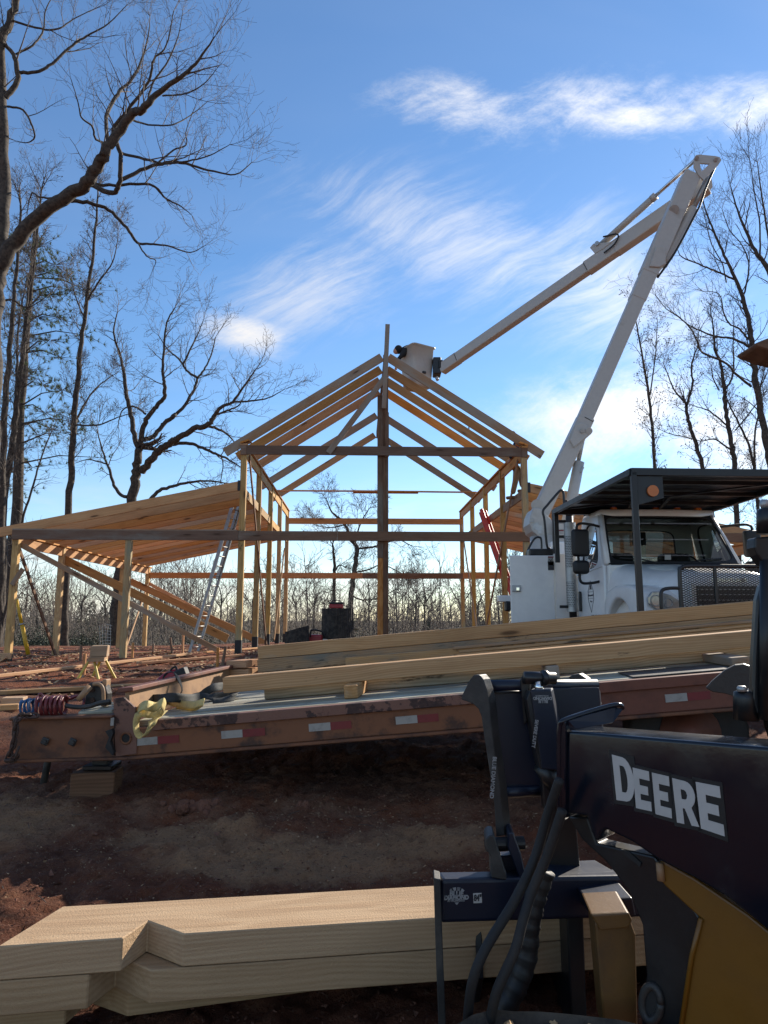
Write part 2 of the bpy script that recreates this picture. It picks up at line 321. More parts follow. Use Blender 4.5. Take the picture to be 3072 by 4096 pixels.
# ------------------------------------------------------------------ ground: one sheet to the horizon
GY = np.array([-400, -3, 1.5, 3.2, 5.0, 7.5, 10, 14, 18, 24, 30, 38, 50, 80, 140, 400, 1500.])
GZ = np.array([0, 0, .03, .15, .40, .52, .60, .64, .70, .72, .60, .0, -1.4, -3.2, -4.5, -5, -5.])
def g0(x, y):
    z = np.interp(y, GY, GZ)
    z = z - .16 * np.clip((-x - 4.5) / 5, 0, 1) * np.clip((y - 8) / 8, 0, 1) * np.clip((40 - y) / 8, 0, 1)
    return z
def gz(x, y): return float(g0(np.array(x, float), np.array(y, float)))
def fine(x, y):
    d = 0.0
    near = max(0, min(1, (14 - y) / 6)) * max(0, min(1, (9 - abs(x)) / 3))
    d += .035 * noise.fractal(Vector((x * .9, y * .9, 0)), 1.0, 2.0, 3)
    if near > 0:
        d += near * (.036 * noise.fractal(Vector((x * 3.1, y * 3.1, 3)), .6, 2.1, 7) + .024 * noise.turbulence(Vector((x * 16, y * 16, 7)), 3, False))
        # crawler-track prints, two bands
        for (ox, oy, ax, ay, wd) in ((-3.2, 5.1, .96, .27, .2), (-1.2, 5.5, .985, .17, .17)):
            s = (x - ox) * ax + (y - oy) * ay; q = -(x - ox) * ay + (y - oy) * ax
            if abs(q) < wd and -.4 < s < 3.6:
                e = min(1, (wd - abs(q)) / .04)
                d += near * e * (.6 + .7 * noise.noise(Vector((x * 2.2, y * 2.2, 5)))) * (-.012 + .012 * max(-.6, math.sin(s * 2 * math.pi / .11 + 2 * noise.noise(Vector((x * 3, y * 3, 2))))))
        # heap of clods and sawdust ridges in front of the trailer
        for (hx, hy, rx, ry, hh) in ((-.80, 4.45, .35, .16, .07), (.30, 4.35, .5, .18, .06), (-1.3, 4.2, .6, .2, .04), (1.2, 4.1, .6, .2, .03)):
            e = ((x - hx) / rx) ** 2 + ((y - hy) / ry) ** 2
            if e < 4: d += hh * math.exp(-e * 1.3) * (1 + .9 * noise.noise(Vector((x * 14, y * 14, 1))))
    if x < -3 and 9 < y < 24:
        d += .05 * noise.fractal(Vector((x * 1.8, y * 1.8, 9)), .9, 2, 4)
    return d
def axis(segs):
    out = []
    for a0, b0, s in segs: out += list(np.arange(a0, b0, s))
    out.append(segs[-1][1]); return np.array(out)
XS = axis(((-1500, -300, 300), (-300, -60, 40), (-60, -20, 4), (-20, -6, .35), (-6, -3.2, .09), (-3.2, 2.6, .032), (2.6, 6, .12), (6, 20, .7), (20, 60, 5), (60, 300, 40), (300, 1500, 300)))
YS = axis(((-400, -40, 60), (-40, -4, 6), (-4, 2.4, .4), (2.4, 5.9, .028), (5.9, 9, .10), (9, 20, .22), (20, 40, 1.2), (40, 100, 6), (100, 400, 40), (400, 1500, 220)))
gxx, gyy = np.meshgrid(XS, YS)
gzz = g0(gxx, gyy)
gv_ = np.zeros((gxx.size, 3)); fx, fy, fz = gxx.ravel(), gyy.ravel(), gzz.ravel().copy()
for i in range(fx.size):
    if -20 < fx[i] < 20 and 0 < fy[i] < 42: fz[i] += fine(fx[i], fy[i])
gv_[:, 0], gv_[:, 1], gv_[:, 2] = fx, fy, fz
nx, ny = len(XS), len(YS)
ii = (np.arange(ny - 1)[:, None] * nx + np.arange(nx - 1)[None, :]).ravel()
gf = np.stack([ii, ii + 1, ii + nx + 1, ii + nx], 1)
def np_mesh(name, V, Q, k=4):
    me = bpy.data.meshes.new(name); V = np.asarray(V, dtype=np.float32); Q = np.asarray(Q, dtype=np.int32)
    me.vertices.add(len(V)); me.vertices.foreach_set('co', V.ravel())
    me.loops.add(Q.size); me.loops.foreach_set('vertex_index', Q.ravel())
    me.polygons.add(len(Q)); me.polygons.foreach_set('loop_start', np.arange(len(Q), dtype=np.int32) * k)
    me.update(calc_edges=True); me.validate(); return me
m, t, bs = base_mat('red_clay_mud')
co = t.n('ShaderNodeTexCoord').outputs['Object']
sp_ = t.n('ShaderNodeSeparateXYZ', {0: co}).outputs
n1 = t.noise(co, .9, 6, .6); n2 = t.noise(co, 5.0, 8, .65); n3 = t.noise(co, 38, 5, .7)
c = t.mix(t.ramp(n1, .35, .68), (.24, .078, .036, 1), (.115, .046, .027, 1))
c = t.mix(t.math('MULTIPLY', t.ramp(n2, .5, .72), .7), c, (.27, .12, .062, 1))
def spot(cx, cy, rx, ry, z=0):
    mm = t.scl(t.scl(co, 1, 1, 0, loc=(-cx, -cy, 0)), 1 / rx, 1 / ry, 0)
    return t.ramp(t.n('ShaderNodeVectorMath', {0: mm}, operation='LENGTH').outputs['Value'], 1.0, .15)
def mxx(l):
    o = l[0]
    for q in l[1:]: o = t.math('MAXIMUM', o, q)
    return o
saw = mxx([spot(-1.15, 4.35, .8, .42), spot(.25, 4.3, .75, .40), spot(-.5, 4.1, 1.4, .45), spot(-2.6, 4.6, 1.2, .8)])
c = t.mix(t.math('MULTIPLY', t.ramp(t.math('ADD', t.math('MULTIPLY', saw, .62), t.math('MULTIPLY', t.noise(co, 9.0, 8, .7), .6)), .48, .82), .9), c, (.42, .238, .125, 1))
gr = mxx([spot(-1.2, 4.9, 4.5, 1.3), spot(-3.5, 8.5, 3.2, 2.2)])
c = t.mix(t.math('MULTIPLY', t.math('MULTIPLY', gr, t.ramp(t.noise(co, 2.6, 7, .7), .38, .66)), .75), c, (.30, .17, .105, 1))
c = t.mix(t.math('MULTIPLY', t.ramp(n3, .60, .72), .5), c, (.36, .25, .17, 1))
crk = t.noise(co, 40, 7, .78, .3)
c = t.mix(t.math('MULTIPLY', t.ramp(crk, .50, .34), .4), c, (.022, .012, .009, 1))
c = t.mix(t.math('MULTIPLY', t.ramp(t.noise(co, 60, 4, .7), .56, .70), .45), c, (.34, .21, .125, 1))
far = t.ramp(sp_[1], 26, 40)
c = t.mix(far, c, t.mix(t.ramp(n1, .4, .65), (.10, .075, .04, 1), (.16, .12, .065, 1)))
t.set(bs.inputs['Base Color'], c); bs.inputs['Roughness'].default_value = .92; bs.inputs['Specular IOR Level'].default_value = .2
hh_ = t.math('ADD', t.math('MULTIPLY', t.noise(co, 14, 8, .7), 1.0), t.math('MULTIPLY', t.noise(co, 70, 5, .7), .4))
t.set(bs.inputs['Normal'], t.n('ShaderNodeBump', {'Strength': 1.0, 'Distance': .08, 'Height': hh_}))
tag(mesh_obj('ground', np_mesh('ground', gv_, gf), m, None, None, True), 'rutted red clay ground of the building site', 'ground', kind='structure')
# ------------------------------------------------------------------ the timber frame
BYAW = R(2.1); BO = Vector((P(1540, 2500, 18).x, 18.0, 0))
bx_, by_ = Vector((math.cos(BYAW), math.sin(BYAW), 0)), Vector((-math.sin(BYAW), math.cos(BYAW), 0))
def B(x, y, z): return BO + bx_ * x + by_ * y + Vector((0, 0, z))
def Bl(u, v, y=0.0):
    p = on_plane(u, v, B(0, y, 0), by_); d = p - BO; return d.dot(bx_), p.z
def Bx(u, v, x):
    """pixel on the wall plane at local x -> (y, z)"""
    p = on_plane(u, v, B(x, 0, 0), bx_); d = p - BO; return d.dot(by_), p.z
HW = 3.68
z_plate = Bl(1540, 1808)[1]; z_loft = Bl(1540, 2147)[1]; z_ridge = Bl(1540, 1402)[1]
YP = [0, 2.83, 5.66, 8.49, 11.3]; YB = YP[-1]
bld = thing('timber_frame_building', 'unfinished timber barn frame with open gable rafters and two lean-to wings', 'building', B(0, 0, gz(0, 18)))
rb = random.Random(5)
def bb(name, A, Bp, w_, h_, mat, up=(0, 0, 1)): return beam(name, B(*A), B(*Bp), w_, h_, mat, bld, up)
PW = .15
zc = z_plate + .12
# posts of the two long walls; the left ones have tarred feet
for sx in (-1, 1):
    for i, y in enumerate(YP):
        z0 = gz(sx * HW, 18 + y) - .25
        bb('post', (sx * HW, y, z0), (sx * HW, y, zc), PW, PW, W_POST, up=by_)
        if sx < 0 or i == 0:
            zz = gz(sx * HW, 18 + y)
            box('tarred_foot', B(sx * HW, y, zz + .13), (PW + .012, PW + .012, .44), M_TAR, bld, Matrix.Rotation(BYAW, 4, 'Z'))
# centre post of the gable and its doubling
zr_ = z_ridge
xc0 = Bl(1522, 2000)[0]; xc1 = Bl(1543, 2000)[0]
bb('post', (xc0, .09, gz(0, 18) - .2), (xc0, .09, z_loft - .55), .145, .145, W_WARM, up=by_)
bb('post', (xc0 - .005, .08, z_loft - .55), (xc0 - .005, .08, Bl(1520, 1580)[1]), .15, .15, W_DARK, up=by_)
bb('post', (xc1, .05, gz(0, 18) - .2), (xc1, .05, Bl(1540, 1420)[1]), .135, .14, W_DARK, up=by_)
bb('scab_board', (xc1 + .03, -.09, Bl(1540, 1830)[1]), (xc1 + .03, -.09, z_plate + 1.05), .1, .045, W_DARK, up=by_)
a_, b_ = Bl(1535, 1640), Bl(1546, 1312)
bb('stand_up_board', (a_[0], -.14, a_[1]), (b_[0] + .02, -.24, b_[1]), .12, .05, W_GRAY, up=by_)
# gable beam, front lower beam in three lengths, back beams
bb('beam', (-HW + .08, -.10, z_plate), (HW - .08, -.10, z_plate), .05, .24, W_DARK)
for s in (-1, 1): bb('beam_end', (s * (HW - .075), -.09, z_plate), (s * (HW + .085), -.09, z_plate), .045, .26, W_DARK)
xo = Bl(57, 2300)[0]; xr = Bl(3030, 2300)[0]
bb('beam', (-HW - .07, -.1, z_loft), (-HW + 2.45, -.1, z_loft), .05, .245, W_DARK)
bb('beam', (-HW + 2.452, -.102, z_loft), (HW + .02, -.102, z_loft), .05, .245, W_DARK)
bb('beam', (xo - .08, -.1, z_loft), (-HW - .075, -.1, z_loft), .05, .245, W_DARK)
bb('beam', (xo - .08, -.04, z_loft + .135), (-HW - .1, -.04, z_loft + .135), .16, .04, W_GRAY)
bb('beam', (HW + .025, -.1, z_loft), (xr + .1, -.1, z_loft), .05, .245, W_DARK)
zb_hi = Bl(1540, 2087, YB)[1]; zb_lo = Bl(1540, 2304, YB)[1]
bb('beam', (-HW, YB - .1, zb_hi), (HW, YB - .1, zb_hi), .05, .25, W_WARM)
bb('beam', (xo, YB - .1, zb_lo), (-.5, YB - .1, zb_lo), .05, .24, W_WARM)
bb('beam', (-.5, YB - .1, zb_lo), (HW, YB - .1, zb_lo), .05, .24, W_DARK)
bb('beam', (HW, YB - .1, zb_lo), (xr, YB - .1, zb_lo), .05, .24, W_WARM)
bb('beam', (HW, YB - .05, zb_lo + .14), (xr, YB - .05, zb_lo + .14), .14, .04, W_POST)
# wall plates: flat plate on top of a deep side beam, and the ledger below
zl_in = Bl(945, 1948)[1]
for s, mt in ((-1, W_POST), (1, W_NEW)):
    bb('wall_plate', (s * HW, -.12, zc + .03), (s * HW, YB + .1, zc + .03), .19, .05, W_NEW)
    for i in range(4):
        bb('wall_beam', (s * (HW - .02), YP[i] + .08, z_plate - .03), (s * (HW - .02), YP[i + 1] - .08, z_plate - .03), .05, .25, mt)
        bb('ledger', (s * (HW + .01), YP[i] + .08, zl_in - .1), (s * (HW + .01), YP[i + 1] - .08, zl_in - .1), .05, .24, W_GRAY if s > 0 else W_POST)
    # short block standing on the plate at the gable corner
    bb('corner_block', (s * (HW - .02), -.16, zc + .10), (s * (HW - .02), .35, zc + .16), .24, .05, W_WARM, up=(s * .35, 0, 1))
# main rafters
RT = .05; slope = (Bl(909, 1778)[1] - z_ridge) / (Bl(909, 1778)[0] - Bl(1529, 1402)[0])
rr = [(-.02, 4.18), (.92, 4.02), (1.85, 3.75), (2.85, 3.7), (5.45, 4.0), (8.1, 3.95)]
mats_r = [W_GRAY, W_NEW, W_WARM, W_WARM, W_GRAY, W_NEW]
th = math.atan(abs(slope))
for i, (y, ext) in enumerate(rr):
    for s in (-1, 1):
        top = z_ridge - .12 / math.cos(th)
        A = (s * .085, y, top - abs(slope) * .085); C_ = (s * ext, y, top - abs(slope) * ext)
        mt = mats_r[i] if s < 0 else [W_GRAY, W_NEW, W_PALE, W_WARM, W_GRAY, W_GRAY][i]
        bb('rafter', A, C_, RT, .235, mt)
bb('ridge_board', (0, .02, z_ridge - .16), (0, 8.2, z_ridge - .16), .045, .28, W_DARK)
# temporary braces on the gable and across the walls
p1, p2 = Bl(1546, 1508), Bl(1314, 1818)
bb('brace', (p1[0], -.165, p1[1]), (p2[0], -.165, p2[1]), .045, .15, W_GRAY)
bb('tie_board', (-HW + .05, 7.0, zc + .10), (.3, 7.0, zc + .10), .14, .04, W_WARM)
bb('tie_board', (-.9, 7.15, zc + .135), (HW - .05, 7.15, zc + .11), .14, .04, W_NEW)
bb('tie_board', (-.9, 7.3, zc + .10), (1.5, 7.3, zc + .10), .14, .04, W_WARM)
for (s, yA, zA, yB, zB, mt) in ((-1, .15, z_plate - .1, 4.6, .75, W_DARK), (-1, 9.4, z_loft + .6, 6.6, .85, W_PALE), (1, .2, z_plate - .15, 6.0, .8, W_GRAY), (1, 10.6, zb_hi - .2, 7.0, .8, W_GRAY)):
    bb('brace', (s * (HW - .11), yA, zA), (s * (HW - .11), yB, zB), .04, .09, mt)
# lean-to wings
p0 = Bl(955, 1925, -.05); p1 = Bl(0, 2110, -.05)
ls = (p0[1] - p1[1]) / (p0[0] - p1[0])
zin = p0[1] + ls * (-HW - p0[0])
yl = [-.05, 1.02, 2.05] + [2.95 + .83 * k for k in range(11)]
for s in (-1, 1):
    for i, y in enumerate(yl):
        if s > 0 and y > 11.4: continue
        xin, xout = HW + .10, abs(xo) + .62
        if s > 0: xout = abs(xr) + .35
        zz = lambda x: zin - ls * (x - HW) - .125
        mt = rb.choice([W_NEW, W_WARM, W_WARM, W_NEW, W_PALE]) if i else W_NEW
        bb('rafter', (s * xin, y, zz(xin)), (s * xout, y, zz(xout)), .06, .24, mt)
    bb('hanger', (s * (HW + .1), -.09, zin - .14), (s * (HW + .1), -.05, zin - .14), .07, .27, M_DBLACK)
    X = abs(xo) if s < 0 else abs(xr)
    zo = zin - ls * (X - HW) - .25
    bb('outer_plate', (s * X, -.1, zo - .04), (s * X, YB + .2, zo - .04), .17, .045, W_NEW)
    bb('outer_beam', (s * (X - .02), -.06, zo - .20), (s * (X - .02), YB + .1, zo - .20), .05, .25, W_NEW)
    for y in ((0, 2.75, 8.1, 11.2) if s < 0 else (0, 5.6, 11.2)):
        bb('post', (s * X, y, gz(s * X, 18 + y) - .25), (s * X, y, zo - .06), PW, PW, W_POST, up=by_)
    xm = abs(Bl(505, 2400)[0]) if s < 0 else (HW + X) / 2
    bb('post', (s * xm, -.02, gz(s * xm, 18) - .25), (s * xm, -.02, z_loft - .12), PW, PW, W_POST, up=by_)
    bb('tarred_foot', (s * X, 0, gz(s * X, 18) - .1), (s * X, 0, gz(s * X, 18) + .16), PW + .012, PW + .012, M_TAR, up=by_)
# long raking braces under the left wing
def rake(u0, v0, y0, u1, v1, y1, w_, h_, mt):
    a = Bl(u0, v0, y0); b = Bl(u1, v1, y1); bb('brace', (a[0], y0, a[1]), (b[0], y1, b[1]), w_, h_, mt)
rake(70, 2172, .1, 868, 2600, .25, .04, .13, W_GRAY)
rake(250, 2235, 2.85, 910, 2555, 2.9, .05, .24, W_NEW)
rake(521, 2325, 8.0, 1060, 2575, 7.6, .05, .24, W_WARM)
rake(586, 2329, 11.2, 1056, 2580, 11.0, .04, .13, W_WARM)
rake(74, 2185, .12, 226, 2632, 2.72, .04, .10, W_DARK)
rake(592, 2336, 11.1, 508, 2580, 8.2, .04, .10, W_PALE)
rake(48, 2340, -.12, 92, 2275, -.12, .04, .12, W_GRAY)
bb('cleat', (-6.9, 8.0, zo - .3), (-6.9, 8.0, zo - .3 + .01), .05, .05, W_NEW)
# ------------------------------------------------------------------ trees
class TreeGeo:
    def __init__(s): s.V, s.F, s.T = [], [], []
    def tube(s, pts, rad, n):
        k0 = len(s.V); m = len(pts); t = (pts[1] - pts[0]).normalized(); nr = t.orthogonal().normalized()
        cs = [(math.cos(2 * math.pi * j / n), math.sin(2 * math.pi * j / n)) for j in range(n)]
        for i in range(m):
            t2 = pts[min(i + 1, m - 1)] - pts[max(i - 1, 0)]
            if t2.length > 1e-9: t = t2.normalized()
            nr = nr - t * nr.dot(t)
            nr = nr.normalized() if nr.length > 1e-6 else t.orthogonal().normalized()
            bn = t.cross(nr)
            for (a, b) in cs: s.V.append(pts[i] + (nr * a + bn * b) * rad[i])
        for i in range(m - 1):
            q = k0 + i * n
            for j in range(n): s.F.append((q + j, q + (j + 1) % n, q + n + (j + 1) % n, q + n + j))
    def ball(s, c, r):
        k = len(s.V)
        for d in ((r, 0, 0), (-r, 0, 0), (0, r, 0), (0, -r, 0), (0, 0, r), (0, 0, -r)): s.V.append(c + Vector(d))
        for a in ((0, 2, 4), (2, 1, 4), (1, 3, 4), (3, 0, 4), (2, 0, 5), (1, 2, 5), (3, 1, 5), (0, 3, 5)): s.T.append(tuple(k + q for q in a))
    def obj(s, name, mat, parent, smooth=True):
        if s.F and not s.T: me = np_mesh(name, [tuple(v) for v in s.V], s.F)
        else:
            me = bpy.data.meshes.new(name); me.from_pydata([tuple(v) for v in s.V], [], s.F + s.T); me.update()
        return mesh_obj(name, me, mat, parent, None, smooth)
def rdir(rng): 
    v = Vector((rng.gauss(0, 1), rng.gauss(0, 1), rng.gauss(0, 1))); return v.normalized()
def twig(geo, rng, p, d, L, r, lev, up=.15, kink=.28, sides=4, tips=None, rmin=.004, dens=1.0):
    n = 5 if lev > 1 else 4; st = L / n; pts = [p.copy()]; rad = [r]; q = p.copy(); dd = d.normalized()
    for i in range(n):
        dd = (dd + rdir(rng) * kink + Vector((0, 0, up * .35))).normalized(); q = q + dd * st
        pts.append(q.copy()); rad.append(max(rmin, r * (1 - (i + 1) / n * .72)))
        if lev > 0:
            k = (2 if rng.random() < .75 else 1) if dens >= 1 else (1 if rng.random() < .4 + dens * .5 else 0)
            for _ in range(k):
                side = rdir(rng); side = (side - dd * side.dot(dd))
                nd = (dd * rng.uniform(.45, .95) + side.normalized() * rng.uniform(.5, .95)).normalized()
                twig(geo, rng, q, nd, L * rng.uniform(.42, .68) * (1 - .35 * i / n), max(rmin, rad[-1] * .62), lev - 1, up, kink, 3, tips, rmin, dens)
    geo.tube(pts, rad, sides if r > .02 else 3)
    if tips is not None and lev == 0: tips.append(pts[-1]); 
def smooth_path(pts, rad, rng, wob):
    sp = spline(pts, 5); m = len(sp); out = []; rr_ = []
    for i, q in enumerate(sp):
        t_ = i / (m - 1) * (len(rad) - 1); k = min(int(t_), len(rad) - 2); f_ = t_ - k
        rr_.append(rad[k] * (1 - f_) + rad[k + 1] * f_)
        out.append(q + rdir(rng) * wob * (0 if i == 0 else 1) * min(1, rr_[-1] * 6))
    return out, rr_
def limb_tree(name, label, Y, limbs, seed, L=1.6, lev=2, step=.5, mat=None, tmat=None, balls=0, dep=.12, start=.25, rmin=.0045, up=.15, group=None, ground=None, dens=1.0, kink=.28):
    """limbs: list of (pixel polyline, width px start, width px end, twig start fraction, depth drift)"""
    rng = random.Random(seed); tr, cr = TreeGeo(), TreeGeo(); tips = []
    base = None
    for (pl, w0, w1, fr, dr) in limbs:
        n = len(pl); pts = []
        for i, (u, v) in enumerate(pl): pts.append(P(u, v, Y + dr * i / max(1, n - 1) + (dr != 0) * rng.uniform(-dep, dep)))
        if base is None:
            base = pts[0].copy()
            if ground is not None:
                gb = Vector((pts[0].x + ground, Y, 0)); gb.z = gz(gb.x, gb.y) - .3; pts = [gb] + pts; base = gb.copy()
        r0, r1 = .76 * w0 * Y / F / 2, .85 * w1 * Y / F / 2
        sp, rd = smooth_path(pts, [r0, (r0 * .62 + r1 * .38), r1], rng, .06)
        tr.tube(sp, rd, 9 if r0 > .1 else 6)
        acc = 0; tot = sum((sp[i + 1] - sp[i]).length for i in range(len(sp) - 1)); run = 0; nxt = tot * fr
        for i in range(1, len(sp)):
            run += (sp[i] - sp[i - 1]).length
            while run > nxt:
                nxt += step * rng.uniform(.6, 1.4); d = (sp[i] - sp[i - 1]).normalized()
                side = rdir(rng); side = (side - d * side.dot(d)).normalized()
                fl = 1 - .45 * run / tot
                twig(cr, rng, sp[i], (d * rng.uniform(.35, .8) + side * .8 + Vector((0, 0, up))).normalized(), L * rng.uniform(.6, 1.25) * fl, min(rd[i] * .5, .012 * L + .006), lev, up, kink, 4, tips, rmin, dens)
        d = (sp[-1] - sp[-2]).normalized()
        for _ in range(3): twig(cr, rng, sp[-1], (d + rdir(rng) * .5).normalized(), L * .8, max(rd[-1] * .7, rmin), lev, up, kink, 4, tips, rmin, dens)
    if balls:
        rng.shuffle(tips)
        for q in tips[:balls]: cr.ball(q + Vector((0, 0, -.02)), rng.uniform(.022, .034))
    t = thing(name, label, 'tree', base, group)
    tr.obj('trunk', mat or M_BARK, t); cr.obj('crown', tmat or M_TWIG, t)
    return t
Z7 = .7233
def zz7(l, ox=0, oy=0, s=Z7): return [(ox + a * s, oy + b * s) for a, b in l]
# the big oak at the left edge with the sweeping limb
limb_tree('oak_tree', 'large bare oak at the left edge sweeping a thick limb over the frame', 22, [
    (zz7([(-60, 2600), (-40, 2000), (-20, 1600), (10, 1380), (18, 1000), (12, 600), (5, 250), (55, 110), (110, -40)]), 95, 30, .75, 0),
    (zz7([(-5, 1470), (100, 1310), (250, 1160), (400, 1060), (490, 1000), (560, 880), (600, 800), (720, 650), (800, 590), (860, 520), (1000, 430), (1100, 330), (1190, 200)]), 84, 5, .42, -3),
    (zz7([(500, 1020), (620, 1070), (665, 1000), (665, 850), (628, 720), (700, 620), (820, 450), (850, 330), (920, 250), (960, 60)]), 30, 4, .4, -2),
    (zz7([(660, 1005), (760, 950), (870, 910), (1000, 900), (1150, 940), (1300, 965), (1390, 900)]), 24, 4, .3, 2),
    (zz7([(668, 845), (800, 880), (920, 905), (1040, 890), (1160, 860), (1270, 800)]), 17, 3, .2, -2),
    (zz7([(490, 1020), (640, 1025), (830, 1020), (920, 1100), (1000, 1140), (1060, 1190)]), 20, 4, .45, 2),
    (zz7([(390, 1110), (480, 1120), (600, 1160), (700, 1260), (760, 1340), (830, 1350), (930, 1360), (1050, 1395), (1130, 1360)]), 24, 3, .62, 2),
    (zz7([(760, 1340), (810, 1415), (860, 1440), (850, 1480)]), 10, 3, .3, 1),
    (zz7([(595, 810), (588, 650), (650, 520), (720, 450), (780, 340), (820, 200), (830, 90)]), 26, 4, .3, 2),
    (zz7([(600, 795), (530, 770), (510, 700), (450, 650), (430, 560), (390, 430)]), 14, 3, .35, -2),
    (zz7([(815, 560), (850, 450), (930, 340), (985, 200), (1010, 60)]), 14, 3, .2, 1),
    (zz7([(900, 530), (1020, 520), (1120, 470), (1200, 380)]), 11, 3, .2, -1),
    (zz7([(720, 660), (820, 690), (950, 690), (1050, 640), (1150, 560)]), 13, 3, .3, 2),
    (zz7([(870, 905), (960, 830), (1030, 800), (1030, 720), (1090, 560)]), 11, 3, .3, 1),
    (zz7([(30, 540), (95, 450), (85, 320), (20, 240)]), 34, 18, .6, 0),
    (zz7([(100, 400), (200, 400), (290, 350), (400, 250), (480, 200), (600, 130), (700, 30)]), 22, 4, .35, 1),
    (zz7([(60, 110), (200, 155), (320, 160), (400, 110), (520, 50)]), 15, 4, .35, 1),
    (zz7([(90, 300), (180, 250), (240, 170), (250, 60), (300, -30)]), 14, 4, .3, 1),
    (zz7([(40, 590), (130, 610), (180, 700), (190, 760), (150, 790), (90, 780)]), 14, 4, .3, 1),
    (zz7([(330, 1100), (220, 1090), (175, 1070), (150, 1170)]), 13, 5, .6, 1),
    (zz7([(-10, 1690), (60, 1655), (150, 1700), (260, 1640)]), 14, 4, .4, 1)],
    11, L=1.95, lev=2, step=.48, rmin=.0036, up=.3, dens=.95, kink=.2)
# pine and hardwood trunks at the left
S3 = .4219
limb_tree('hardwood_tree', 'slender dark bare tree leaning right, beside the left picture edge', 27, [
    ([(-10, 2560), (2, 2250), (12, 1900), (22, 1600), (38, 1400), (55, 1180), (72, 1020), (84, 820)], 44, 10, .3, 0)], 21, L=1.5, lev=2, step=.55, balls=90, up=.3, ground=-.1)
limb_tree('hardwood_tree', 'twin-stemmed bare tree with rough bark in front of the tall pine', 28, [
    ([(0, 2600), (12, 2250), (20, 2000), (45, 1790), (68, 1620), (95, 1380), (125, 1120), (150, 930), (165, 760)], 46, 8, .3, 0),
    ([(50, 1780), (62, 1600), (68, 1480), (75, 1300), (110, 1100)], 22, 5, .3, 1)], 22, L=1.6, lev=2, step=.5, balls=200, up=.3, ground=-.1)
limb_tree('sweetgum_tree', 'tall straight bare tree with seed balls left of the spreading oak', 30, [
    ([(262, 2580), (262, 2350), (272, 2050), (288, 1850), (300, 1650), (318, 1450), (340, 1250), (368, 1050), (385, 880), (392, 760)], 44, 7, .38, 0),
    ([(305, 1690), (325, 1640), (370, 1570), (410, 1530), (470, 1490)], 13, 3, .3, 2),
    ([(350, 1200), (400, 1120), (450, 1050), (470, 960)], 12, 3, .3, -1), ([(340, 1280), (300, 1180), (285, 1100)], 10, 3, .3, 1),
    ([(300, 1700), (390, 1700), (470, 1670), (530, 1650)], 10, 3, .3, 1)], 23, L=1.5, lev=2, step=.45, balls=330, up=.35, ground=0)
limb_tree('sapling', 'thin dark leaning sapling between the twin-stemmed tree and the lean-to', 27, [
    ([(20, 2450), (60, 2250), (88, 2090), (120, 1980), (150, 1880), (180, 1790), (205, 1730)], 17, 5, .3, 0)], 24, L=1.3, lev=1, step=.4, up=.0, ground=-.2)
# tall pine
rng = random.Random(31); pin = TreeGeo(); nee = TreeGeo()
px0 = P(70, 1700, 33); base = Vector((px0.x - .4, 33, gz(px0.x, 33) - .3))
tp = [base, P(60, 2100, 33), P(78, 1700, 33), P(105, 1350, 33), P(130, 1060, 33), P(140, 900, 33)]
sp, rd = smooth_path(tp, [.3, .2, .06], rng, .05); pin.tube(sp, rd, 8)
for (cu, cv_, k) in ((90, 1000, 4), (170, 980, 4), (60, 1080, 4), (160, 1080, 6), (220, 1060, 5), (255, 1110, 4), (110, 1170, 6), (200, 1180, 7), (70, 1260, 5), (150, 1270, 6), (230, 1270, 4), (60, 1340, 4), (290, 1160, 3), (350, 1160, 3), (340, 1340, 3), (120, 1400, 5), (200, 1360, 4), (240, 1430, 4), (110, 1480, 4), (170, 1540, 4), (250, 1560, 4), (180, 1650, 5), (210, 1720, 4), (150, 1740, 4), (320, 1690, 3), (290, 1730, 3), (130, 1870, 3), (60, 1950, 3), (40, 1600, 3), (400, 1830, 1)):
    c = P(cu, cv_, 33 + rng.uniform(-1.6, 1.6)); a = min(sp, key=lambda q: (q - c).length + (0 if q.z < c.z + .3 else 3))
    if a.z < 3: a = Vector((a.x, a.y, max(a.z, c.z - .8)))
    mid_ = (a + c) / 2 + Vector((0, 0, .25)); pin.tube([a, mid_, c], [.045, .03, .012], 4)
    for _ in range(k * 7):
        e = c + Vector((rng.gauss(0, .5), rng.gauss(0, .5), rng.gauss(0, .28)))
        pin.tube([c + (e - c) * .1, e], [.012, .006], 3)
        d0 = ((e - c).normalized() + Vector((0, 0, .4))).normalized()
        for _ in range(20):
            d = (d0 + rdir(rng) * .85).normalized(); L = rng.uniform(.16, .3); s_ = d.orthogonal().normalized() * .010
            k0 = len(nee.V); nee.V += [e - s_, e + s_, e + d * L]; nee.T.append((k0, k0 + 1, k0 + 2))
pt = thing('pine_tree', 'tall green pine with needle clumps behind the bare left trunks', 'tree', base)
pin.obj('trunk', M_BARK, pt); nee.obj('crown', M_NEEDLE, pt, False)
